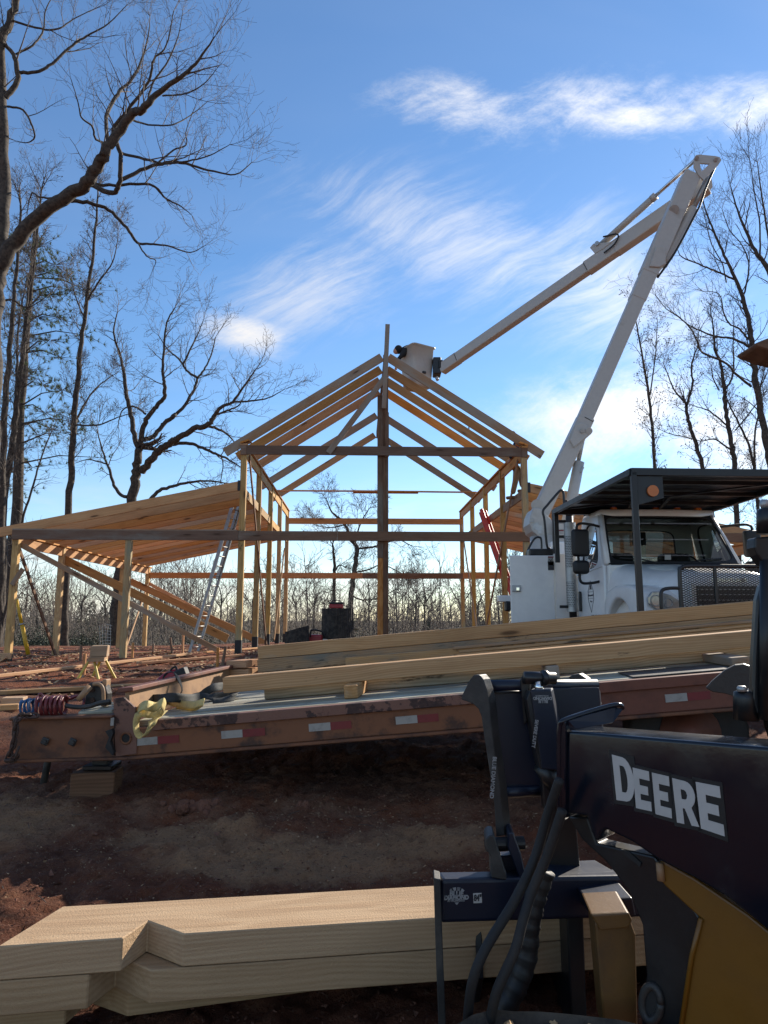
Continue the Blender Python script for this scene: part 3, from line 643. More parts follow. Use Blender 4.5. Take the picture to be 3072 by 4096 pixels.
# spreading oak behind the left wing
q = lambda l: [(a * S3, 1500 + b * S3) for a, b in l]
S4 = .3843
q4 = lambda l: [(600 + a * S4, 1150 + b * S4) for a, b in l]
limb_tree('oak_tree', 'wide spreading bare oak rising behind the left lean-to roof', 33, [
    ([(452, 2600), (470, 2400), (490, 2200)] + q([(1255, 1150), (1290, 950), (1300, 820), (1325, 680)]), 62, 34, .9, 0),
    (q([(1315, 690), (1265, 520), (1240, 350), (1200, 180), (1180, 0)]) + [(480, 1420), (455, 1330), (470, 1250)], 30, 5, .4, 1),
    (q([(1330, 680), (1360, 520), (1400, 400), (1480, 300), (1555, 210), (1560, 100), (1545, 0)]) + [(655, 1400), (668, 1290), (700, 1230)], 30, 5, .45, -1),
    (q([(1340, 930), (1430, 800), (1560, 680), (1659, 620)]) + q4([(280, 1580), (450, 1470), (600, 1430), (660, 1350), (740, 1250), (860, 1190), (1000, 1000), (1100, 850)]), 42, 5, .45, -3),
    (q4([(610, 1440), (720, 1480), (820, 1540), (900, 1640)]), 16, 4, .2, 1),
    (q4([(190, 1640), (380, 1620), (520, 1660), (660, 1720), (780, 1770), (880, 1830), (960, 1880)]), 20, 5, .3, -1),
    (q([(1360, 610), (1450, 580), (1560, 460), (1659, 380)]) + q4([(130, 1430), (330, 1260), (460, 1060), (495, 950), (560, 860), (640, 700), (680, 520)]), 26, 5, .4, 2),
    (q4([(490, 940), (380, 860), (300, 740), (190, 650), (90, 500)]), 14, 4, .2, 1),
    (q4([(350, 790), (430, 620), (500, 480), (560, 330)]), 12, 3, .2, 1),
    (q4([(870, 1190), (1050, 1180), (1230, 1150), (1400, 1060)]), 12, 3, .2, 1),
    (q4([(680, 1330), (830, 1270), (930, 1220), (1000, 1060)]), 12, 3, .2, -1),
    (q4([(740, 1760), (760, 1850), (740, 2000)]), 8, 4, .4, 0),
    (q([(1210, 1160), (1130, 1120), (1070, 1020), (1040, 900), (1010, 830), (960, 680), (930, 560)]), 20, 5, .4, 1),
    (q([(1010, 840), (920, 820), (830, 800), (730, 830)]), 9, 3, .3, 1),
    (q([(1380, 370), (1300, 310), (1220, 300), (1150, 350), (1120, 480)]), 12, 4, .3, 1),
    ([(500, 2110), (575, 2030)] + q4([(80, 2130), (200, 2080), (400, 2030), (600, 2010), (760, 2030)]), 24, 6, .5, 1)],
    41, L=1.9, lev=2, step=.42, rmin=.006, up=.15, kink=.28, dens=.95)
# trees beyond the frame, centre
limb_tree('bare_tree', 'dark bare tree with arching branches framed through the open gable', 52, [
    ([(1400, 2560), (1402, 2420), (1415, 2300), (1425, 2220), (1430, 2190), (1400, 2150), (1375, 2090), (1330, 2050), (1310, 2010)], 32, 5, .45, 0),
    ([(1430, 2195), (1480, 2190), (1520, 2180), (1590, 2160), (1640, 2180)], 12, 4, .3, 1), ([(1420, 2170), (1440, 2100), (1460, 2060), (1480, 2030)], 10, 4, .3, 1),
    ([(1405, 2380), (1450, 2400), (1520, 2390), (1580, 2360)], 9, 4, .2, 1), ([(1418, 2290), (1470, 2280), (1530, 2260), (1600, 2290)], 9, 4, .2, 1),
    ([(1375, 2100), (1320, 2110), (1260, 2100)], 7, 3, .2, 1)], 51, L=2.2, lev=2, step=.6, rmin=.009, up=.2, group=None)
limb_tree('dead_snag', 'broken-topped bare trunk left of the arching tree through the gable', 54, [
    ([(1330, 2580), (1334, 2420), (1338, 2300), (1336, 2220), (1330, 2180)], 22, 9, .25, 0), ([(1337, 2290), (1352, 2265), (1362, 2260)], 9, 6, .8, 0)], 52, L=2.0, lev=2, step=.6, rmin=.009)
# right-hand stand
S5 = .2941
q5 = lambda l: [(2600 + a * S5, 1350 + b * S5) for a, b in l]
S6 = .588
q6 = lambda l: [(2400 + a * S6, 800 + b * S6) for a, b in l]
GR = None
limb_tree('sweetgum_tree', 'slim bare tree with seed balls standing nearest the white boom', 30, [
    ([(2622, 2200), (2618, 1890), (2608, 1700), (2590, 1550), (2570, 1430), (2548, 1310), (2540, 1230)], 21, 4, .18, 0),
    ([(2600, 1580), (2615, 1480), (2625, 1380), (2630, 1280)], 8, 3, .2, 1)], 61, L=1.25, lev=2, kink=.2, dens=.97, step=.3, balls=520, up=.3, ground=.1)
limb_tree('sweetgum_tree', 'forked crooked tree with seed balls, second from the boom', 31, [
    ([(2860, 2150), (2815, 1890)] + q5([(640, 1500), (560, 1250), (500, 1050), (495, 930)]), 24, 14, .5, 0),
    (q5([(500, 920), (545, 780), (580, 600), (560, 430), (600, 250), (650, 100), (660, -60)]), 13, 4, .2, 1),
    (q5([(490, 900), (380, 780), (300, 650), (240, 500), (180, 340)]), 11, 3, .2, -1), (q5([(570, 1380), (420, 1340), (300, 1320), (150, 1260)]), 7, 3, .1, 1)], 62, L=1.2, lev=2, kink=.2, dens=.97, step=.3, balls=560, up=.25, ground=.1)
limb_tree('sweetgum_tree', 'dark upright tree dotted with seed balls, rising behind the truck canopy', 30, [
    ([(2950, 2200), (2942, 1890)] + q5([(1120, 1500), (1060, 1200), (1020, 900), (1000, 600), (960, 350), (880, 150), (870, -50), (850, -250)]), 30, 6, .2, 0),
    (q5([(1040, 1190), (820, 1010), (700, 960), (540, 910)]), 10, 3, .4, 1), (q5([(1100, 1530), (960, 1430), (860, 1380), (700, 1410), (600, 1380)]), 10, 3, .3, 1),
    (q5([(1030, 700), (1110, 560), (1140, 350), (1130, 100), (1140, -200)]), 12, 4, .2, 1), (q5([(940, 720), (860, 560), (830, 400)]), 8, 3, .2, -1)], 63, L=1.3, lev=2, kink=.2, dens=.97, step=.3, balls=620, up=.3, ground=.1)
limb_tree('hardwood_tree', 'tallest bare tree at the right edge arching long limbs toward the boom', 28, [
    ([(3110, 2200), (3085, 1900), (3060, 1750), (3040, 1620), (3018, 1480), (3008, 1380), (3000, 1300), (2975, 1210), (2945, 1120), (2905, 1040), (2862, 940), (2825, 850), (2800, 760)], 42, 4, .45, 0),
    (q6([(1030, 1270), (930, 1190), (860, 1110), (700, 1040), (660, 960), (620, 880), (530, 790), (450, 740), (380, 650)]), 14, 3, .3, -1),
    (q6([(1020, 1000), (900, 940), (800, 930), (660, 880), (560, 820)]), 15, 4, .3, 1),
    (q6([(1010, 950), (950, 880), (880, 840), (840, 760), (810, 640), (700, 620)]), 12, 3, .3, 1),
    (q6([(910, 540), (800, 490), (680, 440), (560, 390), (530, 340)]), 12, 3, .2, -1),
    (q6([(960, 700), (1000, 560), (1010, 420), (960, 300), (880, 200), (830, 60)]), 10, 3, .3, 1),
    (q6([(860, 560), (830, 430), (760, 300), (720, 150), (700, 60)]), 8, 3, .3, 1)], 64, L=1.9, kink=.2, dens=.95, lev=2, step=.4, rmin=.0045, balls=0, up=.25, ground=.1)
limb_tree('hardwood_tree', 'thin bare tree between the tallest right tree and the truck canopy', 32, [
    ([(3040, 2150), (3020, 1890)] + q5([(1400, 1700), (1320, 1400), (1200, 1150), (1080, 920), (1000, 700)]), 20, 6, .3, 0),
    (q5([(1440, 1900), (1420, 1600), (1430, 1300), (1480, 1000), (1500, 700), (1560, 420)]), 12, 4, .3, 1), (q5([(1160, 1260), (1300, 1100), (1420, 940), (1520, 830)]), 9, 4, .2, 1)], 65, L=1.2, lev=2, step=.45, balls=260, up=.2, ground=.1)
limb_tree('hardwood_tree', 'bare tree reaching in high from outside the right edge', 27, [
    ([(3240, 2200), (3200, 1700), (3150, 1300), (3072, 1085), (3030, 1020), (2985, 930), (2950, 840), (2920, 740)], 40, 4, .5, 0),
    ([(3120, 1180), (3080, 980), (3050, 800), (3030, 650)], 16, 4, .3, 1), ([(3040, 1030), (3040, 900), (3020, 780), (3000, 640)], 10, 3, .3, -1)], 66, L=1.9, kink=.2, dens=.95, lev=2, step=.4, rmin=.0045, up=.3, ground=.2)
# middle-distance trees one can tell apart behind the frame
k = 0
mids = [(150, 2410, 'behind the second outer post'), (330, 2330, 'between the trunk and the middle post'), (420, 2360, 'with a pine-green neighbour behind the long brace'), (640, 2330, 'left of the aluminium ladder'), (735, 2310, 'seen through the ladder'), (1010, 2330, 'between the left wall posts'), (1180, 2330, 'left of the big stump'), (1255, 2350, 'just above the small stump'), (1660, 2345, 'right of the centre post'), (1700, 2320, 'fan-shaped, right of the centre post'), (1850, 2330, 'by the far right wall post'), (1915, 2350, 'under the red ladder'), (560, 2290, 'beyond the back wing post'), (880, 2320, 'beyond the left corner post'), (1120, 2290, 'beside the last left wall post'), (1590, 2330, 'crowded against the centre post'), (60, 2390, 'beyond the yellow strut'), (1480, 2330, 'right of the big stump')]
for (u, vt, ph) in mids:
    Y = 58 + (k * 13) % 26; x = P(u, 2470, Y).x; rngm = random.Random(100 + k)
    b_ = gz(x, Y); vb = 2472 + (1.6 - b_) / Y * F
    pl = [(u + rngm.uniform(-4, 4), vb + 20), (u + rngm.uniform(-6, 6), 2440), (u + rngm.uniform(-10, 10), (2440 + vt) / 2), (u + rngm.uniform(-14, 14), vt)]
    fk = [(pl[1][0], 2430), (u - 25 - rngm.uniform(0, 15), 2380), (u - 40 - rngm.uniform(0, 20), vt + 25)]
    fk2 = [(pl[1][0], 2415), (u + 22 + rngm.uniform(0, 15), 2370), (u + 38 + rngm.uniform(0, 20), vt + 20)]
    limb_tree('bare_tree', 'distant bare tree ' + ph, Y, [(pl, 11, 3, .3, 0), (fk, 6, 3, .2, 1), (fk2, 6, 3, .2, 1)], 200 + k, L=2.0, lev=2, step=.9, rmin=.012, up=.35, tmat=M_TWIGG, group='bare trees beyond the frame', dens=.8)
    k += 1
# far-off wood, brush and dark evergreens as masses
rng = random.Random(77); wd = TreeGeo()
for i in range(640):
    Y = rng.uniform(62, 130); u = rng.uniform(-250, 3300); x = P(u, 2470, Y).x; z0 = gz(x, Y); h = rng.uniform(5.0, 9.5) * (1 + .5 * noise.noise(Vector((u * .006, 2, 0)))) * (1.0 if u < 2000 else 1.1)
    p0 = Vector((x, Y, z0)); d = Vector((rng.gauss(0, .06), 0, 1))
    pts = [p0 + d * (h * t_) + Vector((rng.gauss(0, .08), 0, 0)) for t_ in (0, .3, .6, 1)]
    wd.tube(pts, [.12, .09, .06, .02], 3)
    for _ in range(9):
        t_ = rng.uniform(.25, .95); q0 = p0 + d * h * t_
        twig(wd, rng, q0, (Vector((rng.gauss(0, .7), rng.gauss(0, .4), rng.uniform(.3, 1)))).normalized(), h * .3 * rng.uniform(.6, 1.1), .035, 1, .4, .25, 3, None, .018, .8)
for i in range(1700):
    Y = rng.uniform(34, 62); u = rng.uniform(-200, 2300); x = P(u, 2470, Y).x; z0 = gz(x, Y)
    twig(wd, rng, Vector((x, Y, z0)), Vector((rng.gauss(0, .3), 0, 1)), rng.uniform(1.2, 3.8), .016, 1, .2, .3, 3, None, .007, .7)
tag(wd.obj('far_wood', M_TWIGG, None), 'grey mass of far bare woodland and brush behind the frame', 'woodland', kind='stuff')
ev = TreeGeo()
for i in range(46):
    Y = rng.uniform(90, 135); u = rng.choice([rng.uniform(-100, 620), rng.uniform(-100, 620), rng.uniform(900, 2100)]); x = P(u, 2470, Y).x; z0 = gz(x, Y); h = rng.uniform(4, 6.6)
    for _ in range(260):
        t_ = rng.random() ** .8; rr2 = (1.9 * (1 - t_ * .8)) * math.sqrt(rng.random()); an = rng.uniform(0, 6.28)
        c = Vector((x + rr2 * math.cos(an), Y + rr2 * math.sin(an), z0 + .8 + t_ * h)); s1 = rdir(rng) * .32; s2 = rdir(rng) * .32
        k0 = len(ev.V); ev.V += [c, c + s1, c + s2]; ev.T.append((k0, k0 + 1, k0 + 2))
for i in range(70):
    Y = rng.uniform(30, 40); u = rng.choice([rng.uniform(60, 430), rng.uniform(60, 430), rng.uniform(600, 1600)]); x = P(u, 2470, Y).x; z0 = gz(x, Y); h = rng.uniform(.5, 1.3)
    for _ in range(140):
        c = Vector((x + rng.gauss(0, .4), Y + rng.gauss(0, .4), z0 + abs(rng.gauss(0, .4)) * h)); s1 = rdir(rng) * .07; s2 = rdir(rng) * .07
        k0 = len(ev.V); ev.V += [c, c + s1, c + s2]; ev.T.append((k0, k0 + 1, k0 + 2))
tag(ev.obj('evergreen_thicket', M_GREEN, None, False), 'dark evergreen thicket low behind the left wing', 'thicket', kind='stuff')
# ------------------------------------------------------------------ flatbed trailer (nose low at the left, rising to the right)
TA, TB = P(636, 2878, 4.95), P(2600, 2712, 4.66)
tx = (TB - TA).normalized(); ty = Vector((0, 0, 1)).cross(tx).normalized(); tz = tx.cross(ty)
def Tr(x, y, z): return TA + tx * x + ty * y + tz * z
def Tpx(u, v, y=0.0):
    p = on_plane(u, v, Tr(0, y, 0), ty) - TA; return p.dot(tx), p.dot(tz)
def Tz(u, v, z=0.0):
    p = on_plane(u, v, Tr(0, 0, z), tz) - TA; return p.dot(tx), p.dot(ty)
trl = thing('flatbed_trailer', 'rusty orange flatbed equipment trailer with plank deck and reflector tape', 'trailer', (TA.x, TA.y, gz(TA.x, TA.y)))
def tb(name, A, Bp, w_, h_, mat, c=.005, parent=None): return beam(name, Tr(*A), Tr(*Bp), w_, h_, mat, parent or trl, tz, c)
x_n = Tpx(456, 2960)[0]; XE = 8.6
hb = .235
tb('side_rail', (x_n, .03, -hb / 2 - .02), (2.2, .03, -hb / 2 - .02), .05, hb - .06, M_ORANGE)
tb('side_rail', (2.203, .03, -hb / 2 - .02), (XE, .03, -hb / 2 - .02), .05, hb - .06, M_RAIL)
tb('top_flange', (x_n + .28, .02, -.035), (2.2, .02, -.035), .09, .068, M_RUST2)
tb('top_flange', (2.203, .02, -.035), (XE, .02, -.035), .09, .068, M_RAIL)
tb('bottom_flange', (x_n + .1, .02, -hb), (XE, .02, -hb), .11, .02, M_RUST)
tb('side_rail', (x_n + .3, 2.42, -.06), (XE, 2.42, -.06), .05, .1, M_RUST)
tb('under_frame', (1.2, .7, -.16), (XE, .7, -.16), .12, .2, M_BLACK)
tb('under_frame', (1.2, 1.75, -.14), (XE, 1.75, -.14), .12, .16, M_BLACK)
# nose plate with the tie-down hole
def Tq(l, y): return [Tr(a, y, b) for a, b in (Tpx(u, v, y) for u, v in l)]
prism('nose_plate', Tq([(452, 2795), (492, 2789), (541, 2833), (541, 2893), (548, 2895), (545, 3016), (462, 3028)], -.008), ty * .03, M_RUST2, trl, .003, 1)
hx, hz_ = Tpx(503, 2953, -.012)
ring = [Tr(hx + .036 * math.cos(a), -.012, hz_ + .036 * math.sin(a)) for a in [i * math.pi / 10 for i in range(21)]]
tube('hole_ring', ring, .008, M_RUST, trl, 6)
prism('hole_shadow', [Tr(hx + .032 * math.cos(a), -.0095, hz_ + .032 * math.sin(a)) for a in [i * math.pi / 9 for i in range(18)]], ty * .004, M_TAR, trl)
# tongue beams
xl = Tpx(45, 2960)[0]; z_t = Tpx(250, 2866)[1]; z_b = Tpx(250, 3036)[1]
tdir = Vector((1, 0, 0))
def tong(yy, suffix):
    a0 = Tpx(45, 2871, yy) if yy == 0 else None
    pa, pb = P(45, 2874, 4.9 + yy), P(456, 2863, 4.97 + yy)
    qa, qb = P(62, 3042, 4.9 + yy), P(458, 3030, 4.97 + yy)
    return pa, pb, qa, qb
for yy in (0.0, .62):
    pa, pb, qa, qb = tong(yy, '')
    prism('tongue_web', [pa, pb, qb, qa], Vector((0, .03, 0)), M_RUST, trl, .003, 1)
    beam('tongue_flange', pa + Vector((0, .03, .0)), pb + Vector((0, .03, .0)), .15, .018, M_RUST, trl)
    beam('tongue_flange', qa + Vector((0, .03, .0)), qb + Vector((.1, .03, .0)), .15, .018, M_RUST, trl)
pa, pb, qa, qb = tong(0, '')
for (u, v) in ((180, 2965), (290, 2968)):
    p = P(u, v, 4.90); box('bolt', p, (.05, .02, .05), M_WORN, trl, Matrix.Rotation(.4, 4, 'Y'), .01, 2)
    cyl('bolt_head', p + Vector((0, -.02, 0)), p + Vector((0, .02, 0)), .018, M_WORN, trl, 6)
prism('torn_gusset', [P(420, 2925, 4.9), P(448, 2915, 4.9), P(452, 2935, 4.9), P(440, 2965, 4.9), P(455, 3010, 4.9), P(450, 3022, 4.9), P(420, 2990, 4.9), P(436, 2950, 4.9)], Vector((0, .04, 0)), M_TAR, trl)
box('reflector', P(449, 2887, 4.935), (.024, .006, .055), M_WHT, trl)
# bulkhead across the nose
bxn, byn = x_n + .04, .03
prism('bulkhead', [Tr(x_n + .06, .06, .0), Tr(x_n + .06, 2.42, .0), Tr(x_n + .06, 2.42, .20), Tr(x_n + .06, .06, .20)], tx * .03, M_TAN, trl, .003, 1)
tb('bulkhead_cap', (x_n + .075, .03, .215), (x_n + .075, 2.46, .215), .11, .03, M_RAIL)
# deck planks
rd_ = random.Random(8); y = .085; i = 0
while y < 2.38:
    w_ = rd_.uniform(.185, .215)
    if y + w_ > 2.4: w_ = 2.4 - y
    x0 = x_n + .12; xs_ = [x0, x0 + rd_.uniform(3.2, 5.4), XE]
    for k in range(2): tb('plank', (xs_[k] + .004, y + w_ / 2, -.024 + rd_.uniform(-.004, .004)), (xs_[k + 1] - .004, y + w_ / 2, -.024 + rd_.uniform(-.004, .004)), w_ - rd_.uniform(.010, .018), .045, W_DECK, .008)
    y += w_
a = Tz(2460, 2690); b = Tz(2880, 2668)
tb('tread_plate', (a[0], .27, .006), (b[0], .27, .006), .42, .008, M_WORN, .002)
# reflector tape
for (u0, u1, u2, v) in ((545, 630, 716, 2981), (885, 970, 1060, 2944), (1235, 1322, 1406, 2910), (1583, 1670, 1755, 2882), (2662, 2750, 2842, 2788), (1930, 2015, 2100, 2852)):
    for (a, b, mt) in ((u0, u1, M_WHT), (u1, u2, M_REDT)):
        s_ = (v - 2981) * 0
        xa, za = Tpx(a, v - .1 * (a - u1), -.002); xb, zb = Tpx(b, v - .1 * (b - u1), -.002)
        zc_ = -.137
        box('reflector_tape', Tr((xa + xb) / 2, .0025, zc_), (abs(xb - xa) - .001, .004, .05), mt, trl, frame((0, 0, 0), tx, tz), 0)
# wheels at the tail, jack and hitch
for xw in (3.55, 4.5, 5.45):
    c = Tr(xw, .30, -.40)
    tube('wheel', [c + ty * d for d in (-.12, -.115, -.09, .09, .115, .12)], [.25, .36, .39, .39, .36, .25], M_RUBBER, trl, 28)
    tube('rim', [c + ty * d for d in (-.125, -.10)], [.2, .17], M_RAIL, trl, 20)
jk = P(410, 3050, 5.15); blk_top = gz(jk.x, 5.15) + .15
beam('jack_leg', (jk.x, 5.15, blk_top), (jk.x, 5.15, jk.z + .25), .11, .11, M_BLACK, trl, (0, 1, 0))
box('jack_foot', (jk.x, 5.15, blk_top + .015), (.2, .2, .03), M_BLACK, trl)
jk2 = P(192, 3060, 5.3); tube('prop_leg', [Vector((jk2.x - .03, 5.3, gz(jk2.x, 5.3) - .05)), jk2 + Vector((.02, 0, .2))], .025, M_WORN, trl)
# hitch coupler on the tongue: cast plate with an arched rim and a bent handle bar
hp = [P(u, v, 5.15) for u, v in ((335, 2822), (345, 2770), (350, 2735), (372, 2728), (400, 2728), (420, 2745), (428, 2775), (425, 2822))]
prism('hitch_plate', hp, Vector((.02, .05, 0)), M_WORN, trl, .006, 2)
tube('hitch_rim', spline([P(u, v, 5.12) for u, v in ((372, 2738), (398, 2738), (412, 2760), (414, 2815))], 6), .014, M_TAN, trl, 8)
box('hitch_post', P(424, 2770, 5.2), (.03, .09, .19), M_TAN, trl)
for (u, v, r) in ((368, 2757, .022), (372, 2800, .018)): cyl('bolt', P(u, v, 5.15) + Vector((0, -.02, 0)), P(u, v, 5.15), r, M_CHAIN, trl, 8)
tube('handle_bar', spline([P(u, v, 5.0) for u, v in ((262, 2822), (300, 2828), (355, 2826), (400, 2812), (440, 2806))], 6), .016, M_WORN, trl, 8)
tube('coupler_arm', [P(312, 2800, 5.05), P(360, 2745, 5.1)], [.02, .026], M_TAN, trl, 8)
for k_ in range(3): beam('tongue_board', P(320 + k_ * 30, 2850 - k_ * 8, 5.05 + k_ * .15), P(455, 2842 - k_ * 12, 5.1 + k_ * .15), .12, .03, W_DECK, trl)
# block under the jack
tag(box('timber_block', (jk.x - .02, 5.12, gz(jk.x, 5.12) + .06), (.29, .24, .17), W_DARK, None, Matrix.Rotation(.12, 4, 'Z'), .006), 'dark timber block on the mud under the trailer jack', 'block')
# chain hanging over the tongue end
def chain(name, label, path, lr=.022, wr=.0065, step=.036):
    sp = spline(path, 10); root = thing(name, label, 'chain', sp[-1]); run = 0; nxt = 0; k_ = 0
    V, Fc = tube_data([Vector((lr * 1.0 * math.cos(a) + (lr * .45 if math.cos(a) > 0 else -lr * .45), lr * .62 * math.sin(a), 0)) for a in [j * math.pi / 6 for j in range(13)]], wr, 5, False)
    me = bpy.data.meshes.new('link'); me.from_pydata([tuple(v) for v in V], [], Fc); me.materials.append(M_CHAIN)
    for i in range(1, len(sp)):
        run += (sp[i] - sp[i - 1]).length
        while run > nxt:
            M_ = frame(sp[i], sp[i] - sp[i - 1], Vector((.3, -1, .2))) @ Matrix.Rotation(k_ % 2 * math.pi / 2 + .3, 4, 'X')
            link(bpy.data.objects.new('link', me), root, M_); nxt += step; k_ += 1
    return root
chain('tow_chain', 'rusty safety chain hanging over the trailer tongue end', [P(130, 2862, 4.85), P(90, 2862, 4.82), P(70, 2880, 4.80), P(62, 2920, 4.80), P(55, 2970, 4.80), P(38, 3020, 4.8), P(30, 3038, 4.8), P(55, 3035, 4.78), P(70, 3005, 4.78)], .026, .0075, .042)
# coiled air hoses on the tongue
def coil(name, label, A, Bp, r, turns, wr, mat, tail=None, seed=1):
    rg = random.Random(seed); A, Bp = Vector(A), Vector(Bp); ax = Bp - A; u = ax.normalized(); n1 = Vector((0, 0, 1)); n1 = (n1 - u * n1.dot(u)).normalized(); n2 = u.cross(n1); pts = []
    N = turns * 16
    for i in range(N + 1):
        a = 2 * math.pi * i / 16; w_ = 1 + .08 * math.sin(a * .31 + seed) + .05 * math.sin(a * .77)
        pts.append(A + ax * (i / N) + (n1 * math.cos(a) + n2 * math.sin(a)) * r * w_ + u * .012 * math.sin(a * .5))
    if tail: pts += spline([pts[-1]] + [Vector(q_) for q_ in tail], 8)
    return tag(tube(name, pts, wr, mat, None, 7), label, 'hose')
coil('air_hose', 'coiled blue air hose on the trailer tongue', P(92, 2836, 5.05), P(138, 2828, 5.05), .055, 6, .008, M_HOSEB, [P(145, 2800, 5.1), P(160, 2830, 5.1)], 1)
coil('air_hose', 'coiled red air hose on the trailer tongue', P(150, 2828, 5.0), P(262, 2822, 5.02), .062, 12, .0095, M_HOSER, [P(280, 2795, 5.1), P(310, 2785, 5.1), P(335, 2800, 5.1), P(330, 2825, 5.0)], 2)
tag(tube('air_hose', spline([P(u, v, 5.2) for u, v in ((155, 2810), (160, 2775), (185, 2800), (230, 2812), (280, 2788), (330, 2785))], 8), .010, M_HOSER, None, 7), 'loose red hose end lying behind the red coil', 'hose')
# straps: folded webbing
def ribbon(name, label, path, wid, mat, side=Vector((0, 1, 0)), cat='strap', rip=.004, th=.004, tw=0.0):
    sp = spline(path, 9); bm = bmesh.new(); rows = []
    for i, q_ in enumerate(sp):
        t_ = (sp[min(i + 1, len(sp) - 1)] - sp[max(i - 1, 0)]).normalized(); s_ = Vector(side)
        if tw: s_ = Matrix.Rotation(tw * math.sin(i * .35), 3, t_) @ s_
        s_ = (s_ - t_ * s_.dot(t_) * .9).normalized(); nn = t_.cross(s_)
        rows.append([bm.verts.new(q_ + s_ * wid * f_ + nn * rip * math.sin(i * .6 + f_ * 3)) for f_ in (-.5, -.17, .17, .5)])
    for a_, b_ in zip(rows, rows[1:]):
        for j in range(3): bm.faces.new((a_[j], a_[j + 1], b_[j + 1], b_[j]))
    o = from_bm(name, bm, mat, None, None, True); md = o.modifiers.new('thick', 'SOLIDIFY'); md.thickness = th; md.offset = 0
    return tag(o, label, cat)
def TD(u, v, z): a_ = Tz(u, v, z); return Tr(a_[0], a_[1], z)
ribbon('lifting_sling', 'yellow webbing sling looped over the trailer nose and hanging down', [TD(650, 2815, .09), P(600, 2830, 5.0), P(556, 2858, 4.86), P(544, 2895, 4.84), P(550, 2932, 4.84), P(570, 2946, 4.84), P(590, 2930, 4.84), P(606, 2895, 4.85), P(625, 2872, 4.93), P(655, 2845, 5.05)], .052, M_STRAPY, Vector((.45, .85, .25)), rip=.001, tw=.12)
ribbon('lifting_sling', 'crumpled yellow sling heaped on the deck beside the nose plate', [TD(545, 2845, .05), TD(575, 2822, .12), TD(620, 2828, .10), TD(650, 2812, .13), TD(655, 2840, .06), TD(610, 2852, .05), TD(565, 2842, .07), TD(560, 2818, .04)], .07, M_STRAPY, Vector((.15, .6, .75)), rip=.002, tw=.2)
ribbon('lifting_sling', 'yellow sling end trailing on the planks right of the black strap', [TD(690, 2788, .09), TD(650, 2790, .07), TD(700, 2812, .05), TD(765, 2820, .05), TD(815, 2808, .07), TD(785, 2828, .03), TD(710, 2822, .02)], .055, M_STRAPY, Vector((.1, .45, .9)), rip=.002, tw=.15)
ribbon('ratchet_strap', 'wide black webbing strap bunched along the deck front', [TD(545, 2800, .05), TD(600, 2798, .10), TD(680, 2790, .11), TD(760, 2795, .07), TD(800, 2785, .05), TD(850, 2752, .10), TD(890, 2745, .08)], .07, M_STRAPB, Vector((0, .3, 1)), tw=.35)
ribbon('ratchet_strap', 'black strap tail running flat under the lower timber end', [TD(740, 2805, .03), TD(800, 2785, .05), TD(860, 2788, .03), TD(930, 2772, .03), TD(940, 2790, .02), TD(850, 2808, .01)], .07, M_STRAPB, Vector((.1, .5, .6)), tw=.3)
ribbon('ratchet_strap', 'narrow dark strap looped over the bulkhead cap', [TD(592, 2800, .04), Tr(x_n + .15, .85, .10), Tr(x_n + .12, .85, .25), Tr(x_n + .06, .86, .275), Tr(x_n + .0, .87, .22), Tr(x_n - .02, .87, .05)], .035, M_STRAPB, ty)
# lumber on the deck
def tt(name, label, x0, x1, y, z, w_, h_, mat, group='lumber stacked on the trailer'):
    return tag(beam(name, Tr(x0, y, z), Tr(x1, y, z), w_, h_, mat, None, tz, .006), label, 'timber', group)
xa, ya = Tz(893, 2774, .095)
tt('timber', 'long pale sawn timber lying nearest on the trailer deck', xa, 7.6, ya + .085, .095 + .060, .17, .118, W_PALE)
xu, yu = Tz(1030, 2697, .12)
yu = max(yu, ya + .42)
xu = Tpx(1030, 2690, yu)[0]; zu = max(.10, Tpx(1030, 2692, yu)[1])
zt_ = Tpx(1030, 2585, yu)[1]; hu = (zt_ - zu) / 2
for kx, lab in ((0, 'lower stained timber of the tall pair at the back of the trailer'), (1, 'upper pale timber of the tall pair, knot showing in its face')):
    tt('timber', lab, xu + .01 * kx, 7.9, yu + .11, zu + hu * (kx + .5), .2 - .01 * kx, hu - .004, W_STAIN if kx == 0 else W_PALE)
tt('timber', 'hidden timber lying behind the tall pair', xu + .1, 7.8, yu + .33, zu + hu * .5, .2, hu - .004, W_PALE)
xc_, zc2 = Tpx(1385, 2650, yu - .08); 
tt('timber', 'blackened squared timber between the nearest timber and the tall pair', xc_, 7.7, yu - .075, zc2 + .005, .13, .085, W_STAIN)
for (u, v, dz_, lab, mt) in ((1812, 2592, 0, 'thin weathered board, topmost of three on the blackened timber', W_GRAY), (1835, 2606, 0, 'dark wane-edged board, middle of three on the blackened timber', W_STAIN), (1800, 2622, 0, 'pale thin board, lowest of three on the blackened timber', W_PALE)):
    xq, zq = Tpx(u, v, yu - .09); tt('board', lab, xq, 7.6, yu - .085 + rd_.uniform(-.01, .01), zq, .15, .026, mt)
for (xs_, lab) in ((2.75, 'dark cross sticker under the nearest timber, toward the tail'), ):
    tag(beam('sticker', Tr(xs_, ya - .05, .047), Tr(xs_, 2.2, .047), .09, .09, W_GRAY, None, tz), lab, 'block')
xs_, ys_ = Tz(1405, 2795, .0)
xe_, ye_ = Tz(1478, 2712, .047)
tag(beam('sticker', Tr(xs_, ys_, .047), Tr(xe_ + .03, ya + .9, .047), .10, .092, W_PALE, None, tz, .006), 'pale square sticker poking out from under the nearest timber', 'block')
p_, q_ = Tz(2730, 2612, .03), Tz(2965, 2650, .03)
tag(beam('board', Tr(p_[0], p_[1], .035), Tr(q_[0], q_[1], .035), .12, .06, W_GRAY, None, tz, .006), 'short grey board lying askew across the deck at the right', 'board')
zb1 = Tpx(970, 2690, yu + .15)
